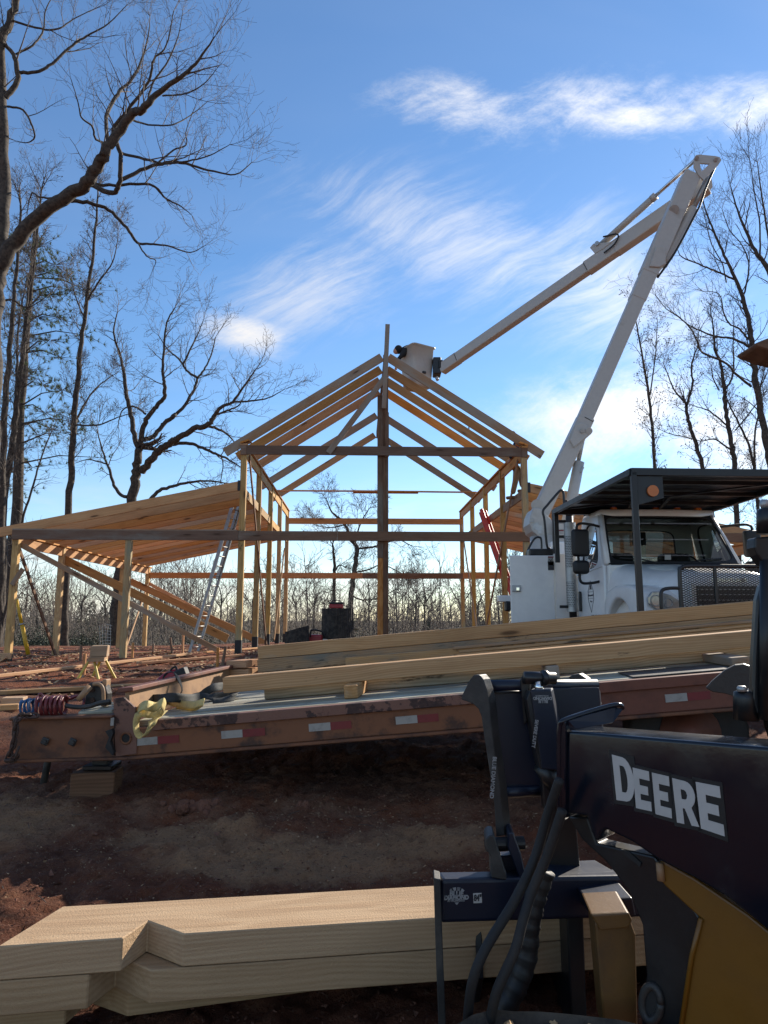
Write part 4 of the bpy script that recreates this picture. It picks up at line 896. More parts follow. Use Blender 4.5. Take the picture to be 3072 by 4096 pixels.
for (du, dv, lab) in ((0, 0, 'offcut block under another beside the tall timber pair'), (1, 1, 'offcut block on top of another beside the tall timber pair')):
    x0_, z0_ = Tpx(925 if du else 930, 2690 - 34 * dv, yu + .15); x1_, _ = Tpx(1018, 2690, yu + .15)
    tag(beam('offcut_block', Tr(x0_, yu + .2, z0_), Tr(x1_, yu + .12 - .03 * dv, z0_ - .01), .2, .075, W_WARM if dv else W_NEW, None, tz, .005), lab, 'block')
tt('timber', 'low bearer timber resting on the planks behind the nearest timber', xa + .25, 7.5, ya + .30, .05, .12, .095, W_DECK)
tt('timber', 'bearer timber on the planks under the tall pair', xu + .05, 7.7, yu + .16, zu / 2 + .005, .16, zu - .012, W_STAIN)
# ------------------------------------------------------------------ notched rafters held by the grapple
ZT = .50; ZN = Vector((0, 0, 1))
def HP(u, v, z=ZT): return on_plane(u, v, Vector((0, 0, z)), ZN)
nearR, farR = HP(1735, 3672), HP(1735, 3538)
ndir = (nearR - HP(735, 3735)).normalized(); 
def ext(p, L): return p + ndir * L
fl = HP(250, 3625); fdir = ndir
fr_end = fl + fdir * ((nearR - fl).dot(fdir) + 1.9)
nr_end = ext(nearR, 1.9)
plan = [fl, HP(-12, 3786), HP(490, 3752), HP(592, 3682), HP(735, 3735), nr_end, fr_end]
labs = ('topmost fresh-sawn rafter with a birdsmouth notch in the grapple', 'middle notched rafter of the stack in the grapple', 'lowest notched rafter of the stack in the grapple')
for k, sh in enumerate((0, -.105, -.24)):
    o0 = sum(plan, Vector()) / len(plan); pts = [p + ndir * sh + Vector((0, 0, -.111 * k)) for p in plan]
    # local frame along the board so the grain follows it
    M_ = frame(pts[0], ndir); Mi = M_.inverted()
    o = prism('notched_rafter', [Mi @ p for p in pts], Mi.to_3x3() @ Vector((0, 0, -.108 if k < 2 else -.09)), W_ROUGH, None, .004, 1)
    if k == 2: M_ = Matrix.Translation(Vector((0, .06, .0))) @ M_ @ Matrix.Rotation(R(6.5), 4, 'Z')
    o.matrix_basis = M_; tag(o, labs[k], 'rafter', 'notched rafters held by the grapple')
b0 = fl + Vector((0, 0, -.045)) + ndir * .45
pv = Vector((-ndir.y, ndir.x, 0))
tag(beam('rafter', b0 + pv * .06 + Vector((0, 0, -.06)), b0 + pv * .06 + ndir * 3.3 + Vector((0, 0, -.06)), .10, .108, W_DARK, None), 'dark board lying behind the notched rafter stack', 'rafter')

# ------------------------------------------------------------------ grapple attachment
gp = thing('root_grapple', 'dark navy grapple attachment clamping the notched rafters', 'grapple', (.4, 2.8, .1))
def Q(l, Y): return [P(u, v, Y) for u, v in l]
prism('side_plate', Q([(1735, 3512), (1762, 3520), (1768, 3700), (1786, 4170), (1756, 4170), (1742, 3750)], 2.58), Vector((.004, .085, 0)), M_WORN, gp, .003, 1)
tA, tB = P(1752, 3588, 2.66), P(2620, 3568, 2.82)
beam('main_tube', tA, tB, .08, .145, M_NAVY, gp, (0, 0, 1), .014, 3)
prism('lug', Q([(1957, 3341), (1942, 3356), (1944, 3402), (1962, 3423), (1965, 3512), (2026, 3522), (2026, 3497), (1988, 3382), (1978, 3343)], 2.66), Vector((.01, .12, 0)), M_WORN, gp, .004, 1)
prism('lug', Q([(2034, 3333), (2054, 3331), (2085, 3418), (2106, 3512), (2080, 3515), (2031, 3392)], 2.69), Vector((.01, .12, 0)), M_NAVY, gp, .004, 1)
prism('lug_web', Q([(1990, 3425), (2060, 3420), (2085, 3515), (2010, 3520)], 2.76), Vector((0, .05, 0)), M_NAVY, gp, .004, 1)
cyl('pin', P(1944, 3378, 2.72), P(2094, 3372, 2.74), .024, M_BLACK, gp, 16)
zc5 = lambda l: [(1600 + a * .4522, 2650 + b * .4522) for a, b in l]
prism('tine', Q(zc5([(540, 330), (546, 290), (610, 160), (650, 110), (700, 108), (735, 150), (765, 240), (790, 360), (808, 560), (838, 800), (880, 1080), (905, 1330), (925, 1530), (850, 1545), (830, 1250), (780, 900), (740, 640), (718, 480), (690, 410), (640, 365)]), 2.78), Vector((.035, .045, 0)), M_WORN, gp, .004, 2)
prism('clamp_plate', Q(zc5([(740, 230), (1290, 225), (1290, 1130), (1230, 1170), (900, 1175), (870, 1000), (830, 650)]), 2.88), Vector((.02, .05, -.02)), M_NAVY, gp, .006, 2)
prism('clamp_plate', Q(zc5([(1290, 225), (1760, 215), (1800, 700), (1760, 1130), (1292, 1130)]), 2.90), Vector((.02, .05, -.02)), M_NAVY, gp, .006, 2)
tube('clamp_bar', [P(1936, 2744, 2.86), P(2385, 2740, 2.98)], .024, M_NAVY, gp, 14)
tube('clamp_seam', [P(1950, 2770, 2.855), P(2100, 2766, 2.86)], .005, M_BLACK, gp, 6)
tube('clamp_lip', [P(2000, 3172, 2.86), P(2170, 3160, 2.89)], .022, M_NAVY, gp, 12)
z7 = lambda l: [(1700 + a * .827, 2500 + b * .827) for a, b in l]
prism('tine', Q(z7([(690, 255), (715, 240), (745, 235), (785, 262), (815, 320), (842, 392), (812, 395), (780, 330), (750, 285)]), 3.0), Vector((.03, .05, 0)), M_WORN, gp, .004, 2)
prism('tine', Q([(2822, 2752), (2850, 2722), (2900, 2680), (2940, 2660), (2975, 2656), (3010, 2668), (3050, 2715), (3090, 2780), (3130, 2880), (3060, 2850), (2985, 2800), (2900, 2775), (2850, 2768)], 2.95), Vector((.03, .06, 0)), M_WORN, gp, .004, 2)
# cylinder with its guard
prism('bracket', Q(zc5([(1060, 160), (1090, 95), (1125, 85), (1150, 110), (1145, 230), (1110, 380), (1130, 520), (1095, 560), (1075, 330)]), 2.80), Vector((.02, .06, 0)), M_BLACK, gp, .004, 1)
for (a, b, r) in ((1100, 1370, .024),):
    tube('pin', [P(1600 + a * .4522, 2650 + 135 * .4522, 2.78), P(1600 + b * .4522, 2650 + 140 * .4522, 2.80)], r, M_BLACK, gp, 16)
tube('pin_collar', [P(2172, 2712, 2.77), P(2184, 2712, 2.775)], .03, M_BLACK, gp, 16)
tube('cylinder_rod', [P(2150, 2725, 2.78), P(2160, 2775, 2.78)], .017, M_CHROME, gp, 12)
gq = Q(zc5([(1150, 245), (1335, 243), (1400, 560), (1460, 960), (1250, 945)]), 2.74)
prism('cylinder_guard', gq, Vector((.03, .09, 0)), M_NAVY, gp, .005, 2)
sq = Q(zc5([(1120, 330), (1152, 248), (1252, 945), (1238, 940)]), 2.738)
prism('guard_side', sq, Vector((0, .09, 0)), M_BLACK, gp, .002, 1)
tube('cylinder', [P(2168, 3060, 2.78), P(2230, 3160, 2.80)], .035, M_BLACK, gp, 14)
prism('rear_plate', Q(zc5([(1255, 950), (1300, 945), (1350, 1020), (1345, 1300), (1275, 1300)]), 2.78), Vector((0, .05, 0)), M_BLACK, gp, .004, 1)
prism('upright', Q([(2262, 3560), (2330, 3560), (2352, 4170), (2290, 4170)], 2.74), Vector((0, .22, 0)), M_BLACK, gp, .006, 2)
prism('upright', Q([(2190, 3140), (2290, 3130), (2330, 3560), (2180, 3560)], 2.84), Vector((0, .06, 0)), M_BLACK, gp, .006, 2)
prism('upright', Q([(2030, 3680), (2048, 3680), (2070, 4170), (2045, 4170)], 2.9), Vector((0, .22, 0)), M_BLACK, gp, .003, 1)
beam('cross_plate', P(2150, 3505, 2.78), P(2420, 3490, 2.86), .14, .05, M_NAVY, gp, (0, 0, 1), .006, 2)
prism('coupler_lug', Q([(2345, 3600), (2530, 3590), (2545, 3668), (2372, 3680)], 2.6), Vector((0, .16, 0)), M_NAVY, gp, .006, 2)
for (xg, yg) in ((.34, 2.95), (.68, 3.0), (1.02, 3.05)):   # lower tines on the ground
    zg = gz(xg, yg); prism('lower_tine', [Vector((xg, yg - .1, zg + .5)), Vector((xg, yg + .02, zg + .16)), Vector((xg, yg + .55, zg + .06)), Vector((xg, yg + 1.0, zg + .05)), Vector((xg, yg + .95, zg + .01)), Vector((xg, yg - .02, zg + .01)), Vector((xg, yg - .16, zg + .16))], Vector((.025, 0, 0)), M_BLACK, gp, .003, 1)
# grapple lettering
def lettering(name, s, u, v, Y, hpx, mat, parent, ang=0.0, off=.0, sx=1.0, right=(1, 0, 0), up=(0, 0, 1)):
    p = P(u, v, Y); return text_mesh(name, s, mat, facing(p, Matrix.Rotation(-ang, 3, 'Y') @ Vector(right), Matrix.Rotation(-ang, 3, 'Y') @ Vector(up)), hpx * Y / F * 1.4, parent, off, .0006, sx)
tdir_ = (tB - tA).normalized()
def on_tube(u, v):
    n_ = Vector((tdir_.y, -tdir_.x, 0)).normalized(); o_ = tA + n_ * .0415; return on_plane(u, v, o_, n_)
def tube_text(s, u, v, hpx, mat, off=0, sx=1.0, push=0.0):
    p = on_tube(u, v); n_ = Vector((tdir_.y, -tdir_.x, 0)).normalized()
    return text_mesh('decal', s, mat, facing(p + n_ * push, tdir_, (0, 0, 1)), hpx * 2.62 / F * 1.4, gp, off, .0006, sx)
tube_text('BLUE', 1826, 3575, 17, M_DECAL, .001, 1.0); tube_text('DIAMOND', 1826, 3591, 15, M_DECAL, .001, .95); tube_text('ATTACHMENTS', 1824, 3603, 7, M_DECAL, .0003, .95)
n_ = Vector((tdir_.y, -tdir_.x, 0)).normalized()
def dtri(l): return [on_tube(u, v) for u, v in l]
for tri in ([(1798, 3562), (1804, 3553), (1812, 3566), (1806, 3570)], [(1810, 3551), (1824, 3549), (1824, 3562), (1816, 3563)], [(1829, 3549), (1842, 3550), (1838, 3563), (1829, 3562)], [(1847, 3553), (1858, 3562), (1850, 3570), (1842, 3566)], [(1818, 3610), (1836, 3609), (1827, 3620)]):
    prism('decal', dtri(tri), n_ * .0006, M_DECAL, gp)
prism('decal', dtri([(1892, 3573), (1926, 3571), (1928, 3611), (1894, 3613)]), n_ * .0006, M_LETTER, gp)
tube_text('84"', 1910, 3592, 22, M_INK, .0012, .72, .0012)
lettering('decal', 'SEVERE DUTY', 2140, 2935, 2.728, 13, M_DECAL, gp, R(-99.5), .0006, .95)
lettering('decal', 'BLUE', 2172, 2805, 2.732, 12, M_DECAL, gp, R(180), .0006); lettering('decal', 'DIAMOND', 2170, 2793, 2.732, 11, M_DECAL, gp, R(180), .0006)
lettering('decal', 'ATTACHMENTS', 2168, 2783, 2.732, 5, M_DECAL, gp, R(180), .0002)
lettering('decal', 'BLUE DIAMOND', 1972, 3110, 2.772, 15, M_DECAL, gp, R(-96), .0006, 1.0)

# ------------------------------------------------------------------ skid steer: near lift arm, linkage, body panel, mast
sk = thing('skid_steer', 'black and yellow skid steer loader arm lettered DEERE in the foreground', 'loader', (1.6, 1.9, 0))
PA, PB = P(2280, 2700, 2.42), P(3072, 2700, 1.97)
pdir = (PB - PA); pdir.z = 0; pdir.normalize(); pn = Vector((-pdir.y, pdir.x, 0))      # pn points away from the camera
if pn.y < 0: pn = -pn
def SP(u, v, d=0.0): return on_plane(u, v, PA + pn * d, pn)
def sprism(name, l, d, th, mat, c=.004, seg=2, smooth=False): return prism(name, [SP(u, v, d) for u, v in l], pn * th, mat, sk, c, seg, smooth)
bl = z7([(690, 512), (1659, 592), (2050, 625), (2050, 1800), (1659, 1480), (1560, 1400), (1470, 1325), (1300, 1225), (1130, 1140), (1000, 1050), (872, 988), (850, 1010), (828, 1052), (800, 1000), (782, 925), (690, 910), (662, 935), (672, 800)])
sprism('lift_arm', bl, 0, .17, M_BOOM, .026, 5, True)
# front end plate with rounded flange
fp = [SP(2237, 2900, -.01), SP(2232, 3050, -.01), SP(2228, 3262, -.01), SP(2246, 3284, -.01)]
e1 = SP(2246, 2880, -.01)
prism('end_plate', [SP(2238, 2915, -.012), SP(2247, 2892, -.012), SP(2262, 2885, -.012), SP(2262, 3270, -.012), SP(2248, 3284, -.012), SP(2229, 3262, -.012)], pn * .03, M_BOOM, sk, .004, 2)
tube('end_flange', spline([SP(2238, 3255, -.01), SP(2236, 3000, -.01), SP(2240, 2905, -.01), SP(2262, 2880, 0), SP(2350, 2850, .09), SP(2450, 2822, .17), SP(2482, 2822, .2), SP(2488, 2835, .21)], 6), .009, M_BOOM, sk, 10)
prism('end_plate', [SP(2246, 2890, 0), SP(2262, 2882, 0), SP(2450, 2826, .18), SP(2480, 2836, .18), SP(2440, 2890, .14), SP(2290, 2915, .0)], pdir * .012, M_BOOM, sk, .002, 1)
# letters DEERE on the arm
def shape(letter):
    if letter == 'E': return [[(0, 0), (1, 0), (1, .235), (.36, .235), (.36, .385), (.86, .385), (.86, .60), (.36, .60), (.36, .765), (1, .765), (1, 1), (0, 1)]]
    if letter == 'D':
        o_ = [(0, 0), (.52, 0)] + [(.52 + .48 * math.sin(a), .5 - .5 * math.cos(a)) for a in [i * math.pi / 10 for i in range(1, 10)]] + [(.52, 1), (0, 1)]
        i_ = [(.33, .20), (.33, .80), (.50, .80)] + [(.50 + .17 * math.sin(a), .5 + .30 * math.cos(a)) for a in [i * math.pi / 8 for i in range(1, 8)]] + [(.50, .20)]
        return [o_, i_]
    o_ = [(0, 0), (.34, 0), (.34, .36), (.44, .36), (.68, 0), (1.04, 0), (.76, .41)] + [(.58 + .40 * math.sin(a), .70 - .30 * math.cos(a)) for a in [math.pi * .28 + i * math.pi * .72 / 8 for i in range(0, 9)]] + [(0, 1)]
    i_ = [(.34, .57), (.34, .79), (.50, .79), (.58, .76), (.62, .68), (.58, .60), (.50, .57)]
    return [o_, i_]
cells = [('D', (2447, 3018), (2527, 3040), (2545, 3212), (2466, 3200)), ('E', (2530, 3070), (2595, 3086), (2607, 3246), (2544, 3232)), ('E', (2607, 3090), (2675, 3106), (2688, 3274), (2622, 3256)), ('R', (2688, 3112), (2776, 3134), (2794, 3308), (2708, 3290)), ('E', (2782, 3127), (2878, 3146), (2899, 3346), (2804, 3314))]
def cell_pt(c, x, y):
    tl, tr_, br, bl_ = [Vector((p[0], p[1])) for p in c[1:]]
    q_ = (bl_ * (1 - x) + br * x) * (1 - y) + (tl * (1 - x) + tr_ * x) * y; return q_
for c in cells:
    for grow, mt, d, nm in ((.0, M_LETTER, -.0035, 'letter'), (.16, M_DBLACK, -.0018, 'letter_outline')):
        loops = shape(c[0]); bm = bmesh.new(); es = []
        if grow: loops = [[(-.13, -.09), (1.13, -.09), (1.13, 1.09), (-.13, 1.09)]]
        for lp in loops:
            vs = [bm.verts.new(SP(*cell_pt(c, x, y), d)) for x, y in lp]
            for a_, b_ in zip(vs, vs[1:] + vs[:1]): es.append(bm.edges.new((a_, b_)))
        bmesh.ops.triangle_fill(bm, use_beauty=True, edges=es)
        r_ = bmesh.ops.extrude_face_region(bm, geom=bm.faces[:]); bmesh.ops.translate(bm, vec=pn * .0012, verts=[e for e in r_['geom'] if isinstance(e, bmesh.types.BMVert)])
        from_bm(nm, bm, mt, sk)
# lower linkage and yellow panels
sprism('lower_link', z7([(690, 925), (785, 930), (830, 1055), (1110, 1120), (1180, 1220), (1270, 1320), (1330, 1420), (1300, 1560), (1245, 1990), (1040, 1990), (1070, 1700), (1050, 1450), (985, 1290), (880, 1150), (760, 1040)]), .05, .07, M_BLACK, .006, 2)
ex, ey = 1095, 1830
el = [SP(1700 + (ex + 45 * math.cos(a)) * .827, 2500 + (ey + 85 * math.sin(a)) * .827, .046) for a in [i * math.pi / 12 for i in range(25)]]
tube('link_boss', el, .012, M_WORN, sk, 8); prism('link_bore', el[:-1], pn * .003, M_TAR, sk)
sprism('slot_plate', z7([(950, 1085), (985, 1095), (1045, 1150), (1040, 1170), (975, 1120)]), .045, .004, M_TAR, 0)
sprism('body_panel', z7([(1132, 1142), (1165, 1150), (1300, 1225), (1560, 1400), (1659, 1480), (2050, 1800), (2050, 1990), (1232, 1990), (1290, 1600), (1332, 1420), (1160, 1262), (1135, 1232)]), .035, .10, M_YEL, .006, 2)
tube('panel_edge', [SP(*z7([(1335, 1420)])[0], .03), SP(*z7([(1290, 1600)])[0], .03), SP(*z7([(1232, 1985)])[0], .03)], .007, M_YEL, sk, 8)
tube('panel_stop', [SP(*z7([(1135, 1150)])[0], .03), SP(*z7([(1142, 1235)])[0], .03)], .012, M_TAN, sk, 8)
prism('coupler_box', Q(z7([(820, 1440), (990, 1420), (1020, 1500), (1030, 1990), (868, 1990)]), 2.40), Vector((.02, .15, 0)), M_COUP, sk, .008, 2)
prism('coupler_cap', Q(z7([(800, 1400), (985, 1390), (1005, 1430), (985, 1468), (850, 1482)]), 2.38), Vector((.02, .18, 0)), M_COUP, sk, .006, 2)
# mast at the right edge (guard post, lamp barrel, side pad)
tube('mast_post', [P(3062, 2880, 2.45), P(3066, 2240, 2.45)], .022, M_BLACK, sk, 14)
prism('mast_pad', Q([(3010, 2800), (3014, 2640), (3028, 2400), (3042, 2345), (3062, 2325), (3062, 2870), (3030, 2860)], 2.46), Vector((.01, .05, 0)), M_BLACK, sk, .008, 2)
tube('lamp_barrel', [P(3070, 2135, 2.45), P(3068, 2045, 2.45), P(3067, 2035, 2.45)], [.036, .034, .028], M_BLACK, sk, 18)
tube('barrel_knob', [P(3062, 2036, 2.45), P(3060, 2020, 2.45), P(3060, 2008, 2.45), P(3060, 2000, 2.45)], [.013, .018, .018, .014], M_STEEL, sk, 12)
prism('barrel_bracket', Q([(3020, 2150), (3110, 2142), (3110, 2260), (3060, 2260), (3030, 2220), (3018, 2190)], 2.44), Vector((0, .06, 0)), M_BLACK, sk, .006, 2)
tube('lug_barrel', [P(2985, 2880, 2.5), P(2982, 2790, 2.5), P(2980, 2768, 2.5), P(2980, 2762, 2.5)], [.042, .04, .036, .02], M_BLACK, sk, 18)
tube('lug_bolt', [P(2968, 2766, 2.48), P(2967, 2752, 2.48), P(2966, 2744, 2.48)], [.016, .016, .012], M_STEEL, sk, 10)
beam('lug_bar', P(2990, 2785, 2.52), P(3130, 2800, 2.52), .07, .05, M_BLACK, sk, (0, 0, 1), .012, 2)
# hydraulic hoses
tube('hose', spline([P(u, v, 2.36 + .06 * math.sin(i)) for i, (u, v) in enumerate(((2238, 3120), (2190, 3260), (2140, 3430), (2060, 3600), (1945, 3790), (1892, 3920), (1872, 4060), (1866, 4200)))], 8), .0155, M_RUBBER, sk, 10)
tube('hose', spline([P(u, v, 2.32 + .04 * math.sin(i)) for i, (u, v) in enumerate(((2250, 3240), (2190, 3420), (2130, 3560), (2092, 3680), (2060, 3800), (1990, 3960), (1960, 4080), (1930, 4200)))], 8), .0155, M_RUBBER, sk, 10)
slv = spline([P(u, v, 2.55) for u, v in ((2180, 3480), (2145, 3580), (2118, 3700), (2105, 3830), (2060, 3960), (1990, 4080), (1950, 4200))], 12)
tube('hose_sleeve', slv, [.036 + .0018 * math.sin(i * 1.1) + .0015 * math.sin(i * 2.7) for i in range(len(slv))], M_DBLACK, sk, 14)

# ------------------------------------------------------------------ splintered log at the bottom edge, board end at the right edge
rl = random.Random(4); lc = HP(2200, 4300, .34); lr = .16
V, Fc = [], []
for j, (zz_, s_) in enumerate(((0.0, 1.12), (.15, 1.02), (.30, 1.0), (.40, .98), ((.37), .9), ((.37), .4))):
    for i in range(28):
        a = 2 * math.pi * i / 28; rr2 = lr * s_ * (1 + .06 * math.sin(3 * a + 1) + .03 * math.sin(11 * a + j))
        V.append(lc * 1 + Vector((rr2 * 1.9 * math.cos(a), rr2 * math.sin(a), gz(lc.x, lc.y) - .05 + zz_ - lc.z + rl.uniform(-.006, .006))))
for j in range(5):
    for i in range(28): Fc.append((j * 28 + i, j * 28 + (i + 1) % 28, (j + 1) * 28 + (i + 1) % 28, (j + 1) * 28 + i))
Fc.append(tuple(5 * 28 + i for i in range(28)))
lg = thing('splintered_log', 'splintered orange log end with torn bark at the bottom edge', 'log', (lc.x, lc.y, gz(lc.x, lc.y)))
from_lists('log_body', V, Fc, M_BARK, lg)
ztop = gz(lc.x, lc.y) - .05 + (.37)
for i in range(46):
    a = rl.uniform(0, 6.28); rr2 = lr * rl.uniform(.2, .95); c = Vector((lc.x + rr2 * 1.9 * math.cos(a), lc.y + rr2 * math.sin(a), ztop)); s_ = rl.uniform(.006, .02) * (1.5 if rl.random() < .25 else 1)
    bm = bmesh.new(); bmesh.ops.create_icosphere(bm, subdivisions=2, radius=s_)
    for v in bm.verts: v.co += v.co.normalized() * s_ * .9 * noise.noise(v.co * 60 + c * 9)
    from_bm('bark_chunk', bm, M_CHIP if rl.random() < .6 else M_BARK, lg, Matrix.Translation(c) @ Matrix.Rotation(a, 4, 'Z') @ Matrix.Diagonal((1.5, .8, .8, 1)))
rp = thing('raised_plank', 'weathered plank end poking in from the right edge above the truck', 'plank', (2.3, 2.1, gz(2.3, 2.1)))
prism('plank_board', [P(3022, 1372, 2.1), P(3072, 1352, 2.1), P(3400, 1300, 2.1), P(3400, 1480, 2.1), P(3100, 1412, 2.1), P(3030, 1385, 2.1)], Vector((.02, .16, .02)), W_DARK, rp, .004, 1)
beam('plank_prop', Vector((P(3350, 1400, 2.1).x, 2.18, gz(1.7, 2.1))), Vector((P(3350, 1400, 2.1).x, 2.18, P(3350, 1440, 2.1).z)), .09, .09, W_DARK, rp, (0, 1, 0))
# ------------------------------------------------------------------ bucket truck
TKA = R(3.0); TKC = Vector((4.68, 9.1, .65))
ks, kb = Vector((math.cos(TKA), math.sin(TKA), 0)), Vector((-math.sin(TKA), math.cos(TKA), 0))
def K(s, l, z):
    if l < 2: s = s - .085 * (2 - l)
    return TKC + ks * s + kb * l + Vector((0, 0, z))
tk = thing('bucket_truck', 'white bucket truck with black cab rack, grille guard and raised folding boom', 'truck', TKC)
def kprism(name, l, s0, s1, mat, c=.0, seg=3, smooth=False): return prism(name, [K(s0, a, b) for a, b in l], ks * (s1 - s0), mat, tk, c, seg, smooth)
def kbox(name, s0, s1, l0, l1, z0, z1, mat, c=.01, seg=2, smooth=False, parent=None):
    return box(name, K((s0 + s1) / 2, (l0 + l1) / 2, (z0 + z1) / 2), (abs(s1 - s0), abs(l1 - l0), abs(z1 - z0)), mat, parent or tk, Matrix.Rotation(TKA, 4, 'Z'), c, seg, smooth)
def grid_obj(name, rows, mat, closed=False, smooth=True, parent=None):
    n = len(rows[0]); V = [p for r_ in rows for p in r_]; Fc = []
    for i in range(len(rows) - 1):
        for j in range(n if closed else n - 1): Fc.append((i * n + j, i * n + (j + 1) % n, (i + 1) * n + (j + 1) % n, (i + 1) * n + j))
    return from_lists(name, V, Fc, mat, parent or tk, None, smooth)
def superell(hw, zb, zt, n=28, e=.42):
    out = []
    for i in range(n + 1):
        a = math.pi * i / n; cx, sx_ = math.cos(a), math.sin(a)
        out.append((-hw * math.copysign(abs(cx) ** e, cx), zb + (zt - zb) * abs(sx_) ** e))
    return out
# hood
secs = [(.10, .50, .85, 1.30, .5), (.13, .66, .78, 1.46, .42), (.22, .74, .75, 1.55, .40), (.5, .82, .75, 1.60, .40), (.9, .90, .75, 1.64, .38), (1.4, .99, .75, 1.70, .34), (1.8, 1.06, .75, 1.76, .28), (1.98, 1.08, .75, 1.79, .24)]
rows = [[K(s, l, z) for s, z in superell(hw, zb, zt, 32, e)] for l, hw, zb, zt, e in secs]
rows = [[K(0, .095, 1.1)] * 33] + rows
hood = grid_obj('hood', rows, M_WHITE)
# grille in its recess, chrome bars
grl = kbox('grille', -.47, .47, .02, .10, .86, 1.36, M_BLACK, .02, 2)
for i in range(7): kbox('grille_bar', -.46, .46, .0, .02, .90 + i * .068, .912 + i * .068, M_STEEL, .002, 1, parent=grl)
kbox('grille_surround', -.55, -.47, .03, .12, .84, 1.40, M_WHITE, .02, 2); kbox('grille_surround', .47, .55, .03, .12, .84, 1.40, M_WHITE, .02, 2)
text_mesh('badge', 'FREIGHTLINER', M_CHROME, facing(K(0, .085, 1.435), ks, (0, 0, 1)), .075, tk, .002, .004, 1.0)
# fenders with wheel arches
wc = (1.22, .52)
arch = [(wc[0] + .70 * math.cos(a), wc[1] + .70 * math.sin(a)) for a in [R(23 + i * (134 / 14)) for i in range(15)]]
fpoly = [(1.98, .80)] + [(1.93, .80)] + arch + [(.52, .78), (.14, .74), (.11, .95), (.13, 1.15), (.20, 1.27), (.36, 1.34), (.62, 1.39), (1.0, 1.42), (1.4, 1.42), (1.75, 1.36), (1.93, 1.22), (1.98, 1.05)]
for s0, s1 in ((-1.15, -.60), (1.15, .60)):
    f_ = kprism('fender', fpoly, s0, s1, M_WHITE, .05, 4, True)
    sg = -1 if s0 < 0 else 1
    hl = [K(sg * a, .118, c) for a, c in ((1.10, 1.13), (1.10, 1.22), (1.05, 1.285), (.96, 1.29), (.80, 1.24), (.68, 1.16), (.62, 1.09), (.64, 1.055), (.80, 1.045), (1.0, 1.055))]
    hl_ = prism('headlight', hl, -kb * .045, M_HEAD, tk, .012, 2)
    for (s_, z_, r_) in ((1.0, 1.17, .07), (.84, 1.14, .055)):
        rg_ = [K(sg * s_ + r_ * math.cos(a), .07, z_ + r_ * math.sin(a)) for a in [i * math.pi / 10 for i in range(21)]]
        tube('lamp_ring', rg_, .007, M_STEEL, hl_, 5)
    # inner liner and wheel
    kprism('wheel_liner', [(.5, .72)] + [(wc[0] + .58 * math.cos(a), wc[1] + .58 * math.sin(a)) for a in [R(156 - i * 12) for i in range(12)]] + [(1.85, .72)], sg * .62, sg * .66, M_DBLACK)
    c = K(sg * .98, wc[0] - .02, .5)
    w_ = tube('wheel', [c + ks * d for d in (-.13, -.12, -.09, .09, .12, .13)], [.33, .46, .5, .5, .46, .33], M_RUBBER, tk, 32)
    tube('rim', [c + ks * (sg * .135), c + ks * (sg * .06), c + ks * (sg * .05)], [.29, .25, .1], M_STEEL, w_, 20)
# bumper
kbox('bumper', -1.2, 1.2, -.02, .16, .48, .76, M_STEEL, .03, 3, True)
# cab: lower doors, window frames, windscreen frame, roof, back wall
def ringpanel(name, quad, inner, rad, mat, glassmat, th, nper=10, gname='window'):
    """quad: four corners (bl, br, tr, tl); inner: (u0,v0,u1,v1) opening in unit coords"""
    bl_, br_, tr_, tl_ = quad
    def bil(u, v): return (bl_ * (1 - u) + br_ * u) * (1 - v) + (tl_ * (1 - u) + tr_ * u) * v
    out, inn = [], []
    u0, v0, u1, v1 = inner; N = nper * 4
    for i in range(N):
        a = 2 * math.pi * (i + .5) / N; cx, sy = math.cos(a), math.sin(a); m_ = max(abs(cx), abs(sy)); out.append(bil(.5 + .5 * cx / m_, .5 + .5 * sy / m_))
        e = rad; qx = math.copysign(abs(cx) ** e, cx); qy = math.copysign(abs(sy) ** e, sy); inn.append(bil((u0 + u1) / 2 + (u1 - u0) / 2 * qx, (v0 + v1) / 2 + (v1 - v0) / 2 * qy))
    # make sure corners are on the outline
    for cu, cv2 in ((0, 0), (1, 0), (1, 1), (0, 1)):
        k_ = min(range(N), key=lambda i_: (out[i_] - bil(cu, cv2)).length); out[k_] = bil(cu, cv2)
    V = out + inn; Fc = [(i, (i + 1) % N, N + (i + 1) % N, N + i) for i in range(N)]
    o = from_lists(name, V, Fc, mat, tk); md = o.modifiers.new('thick', 'SOLIDIFY'); md.thickness = th; md.offset = 0
    tube(gname + '_seal', inn + [inn[0]], .018, M_DBLACK, o, 6)
    if glassmat: from_lists(gname, inn, [tuple(range(N))], glassmat, o)
    return o, inn
zb0, zbelt, zroof = .74, 1.80, 2.62
lf, lbk = 1.98, 3.28
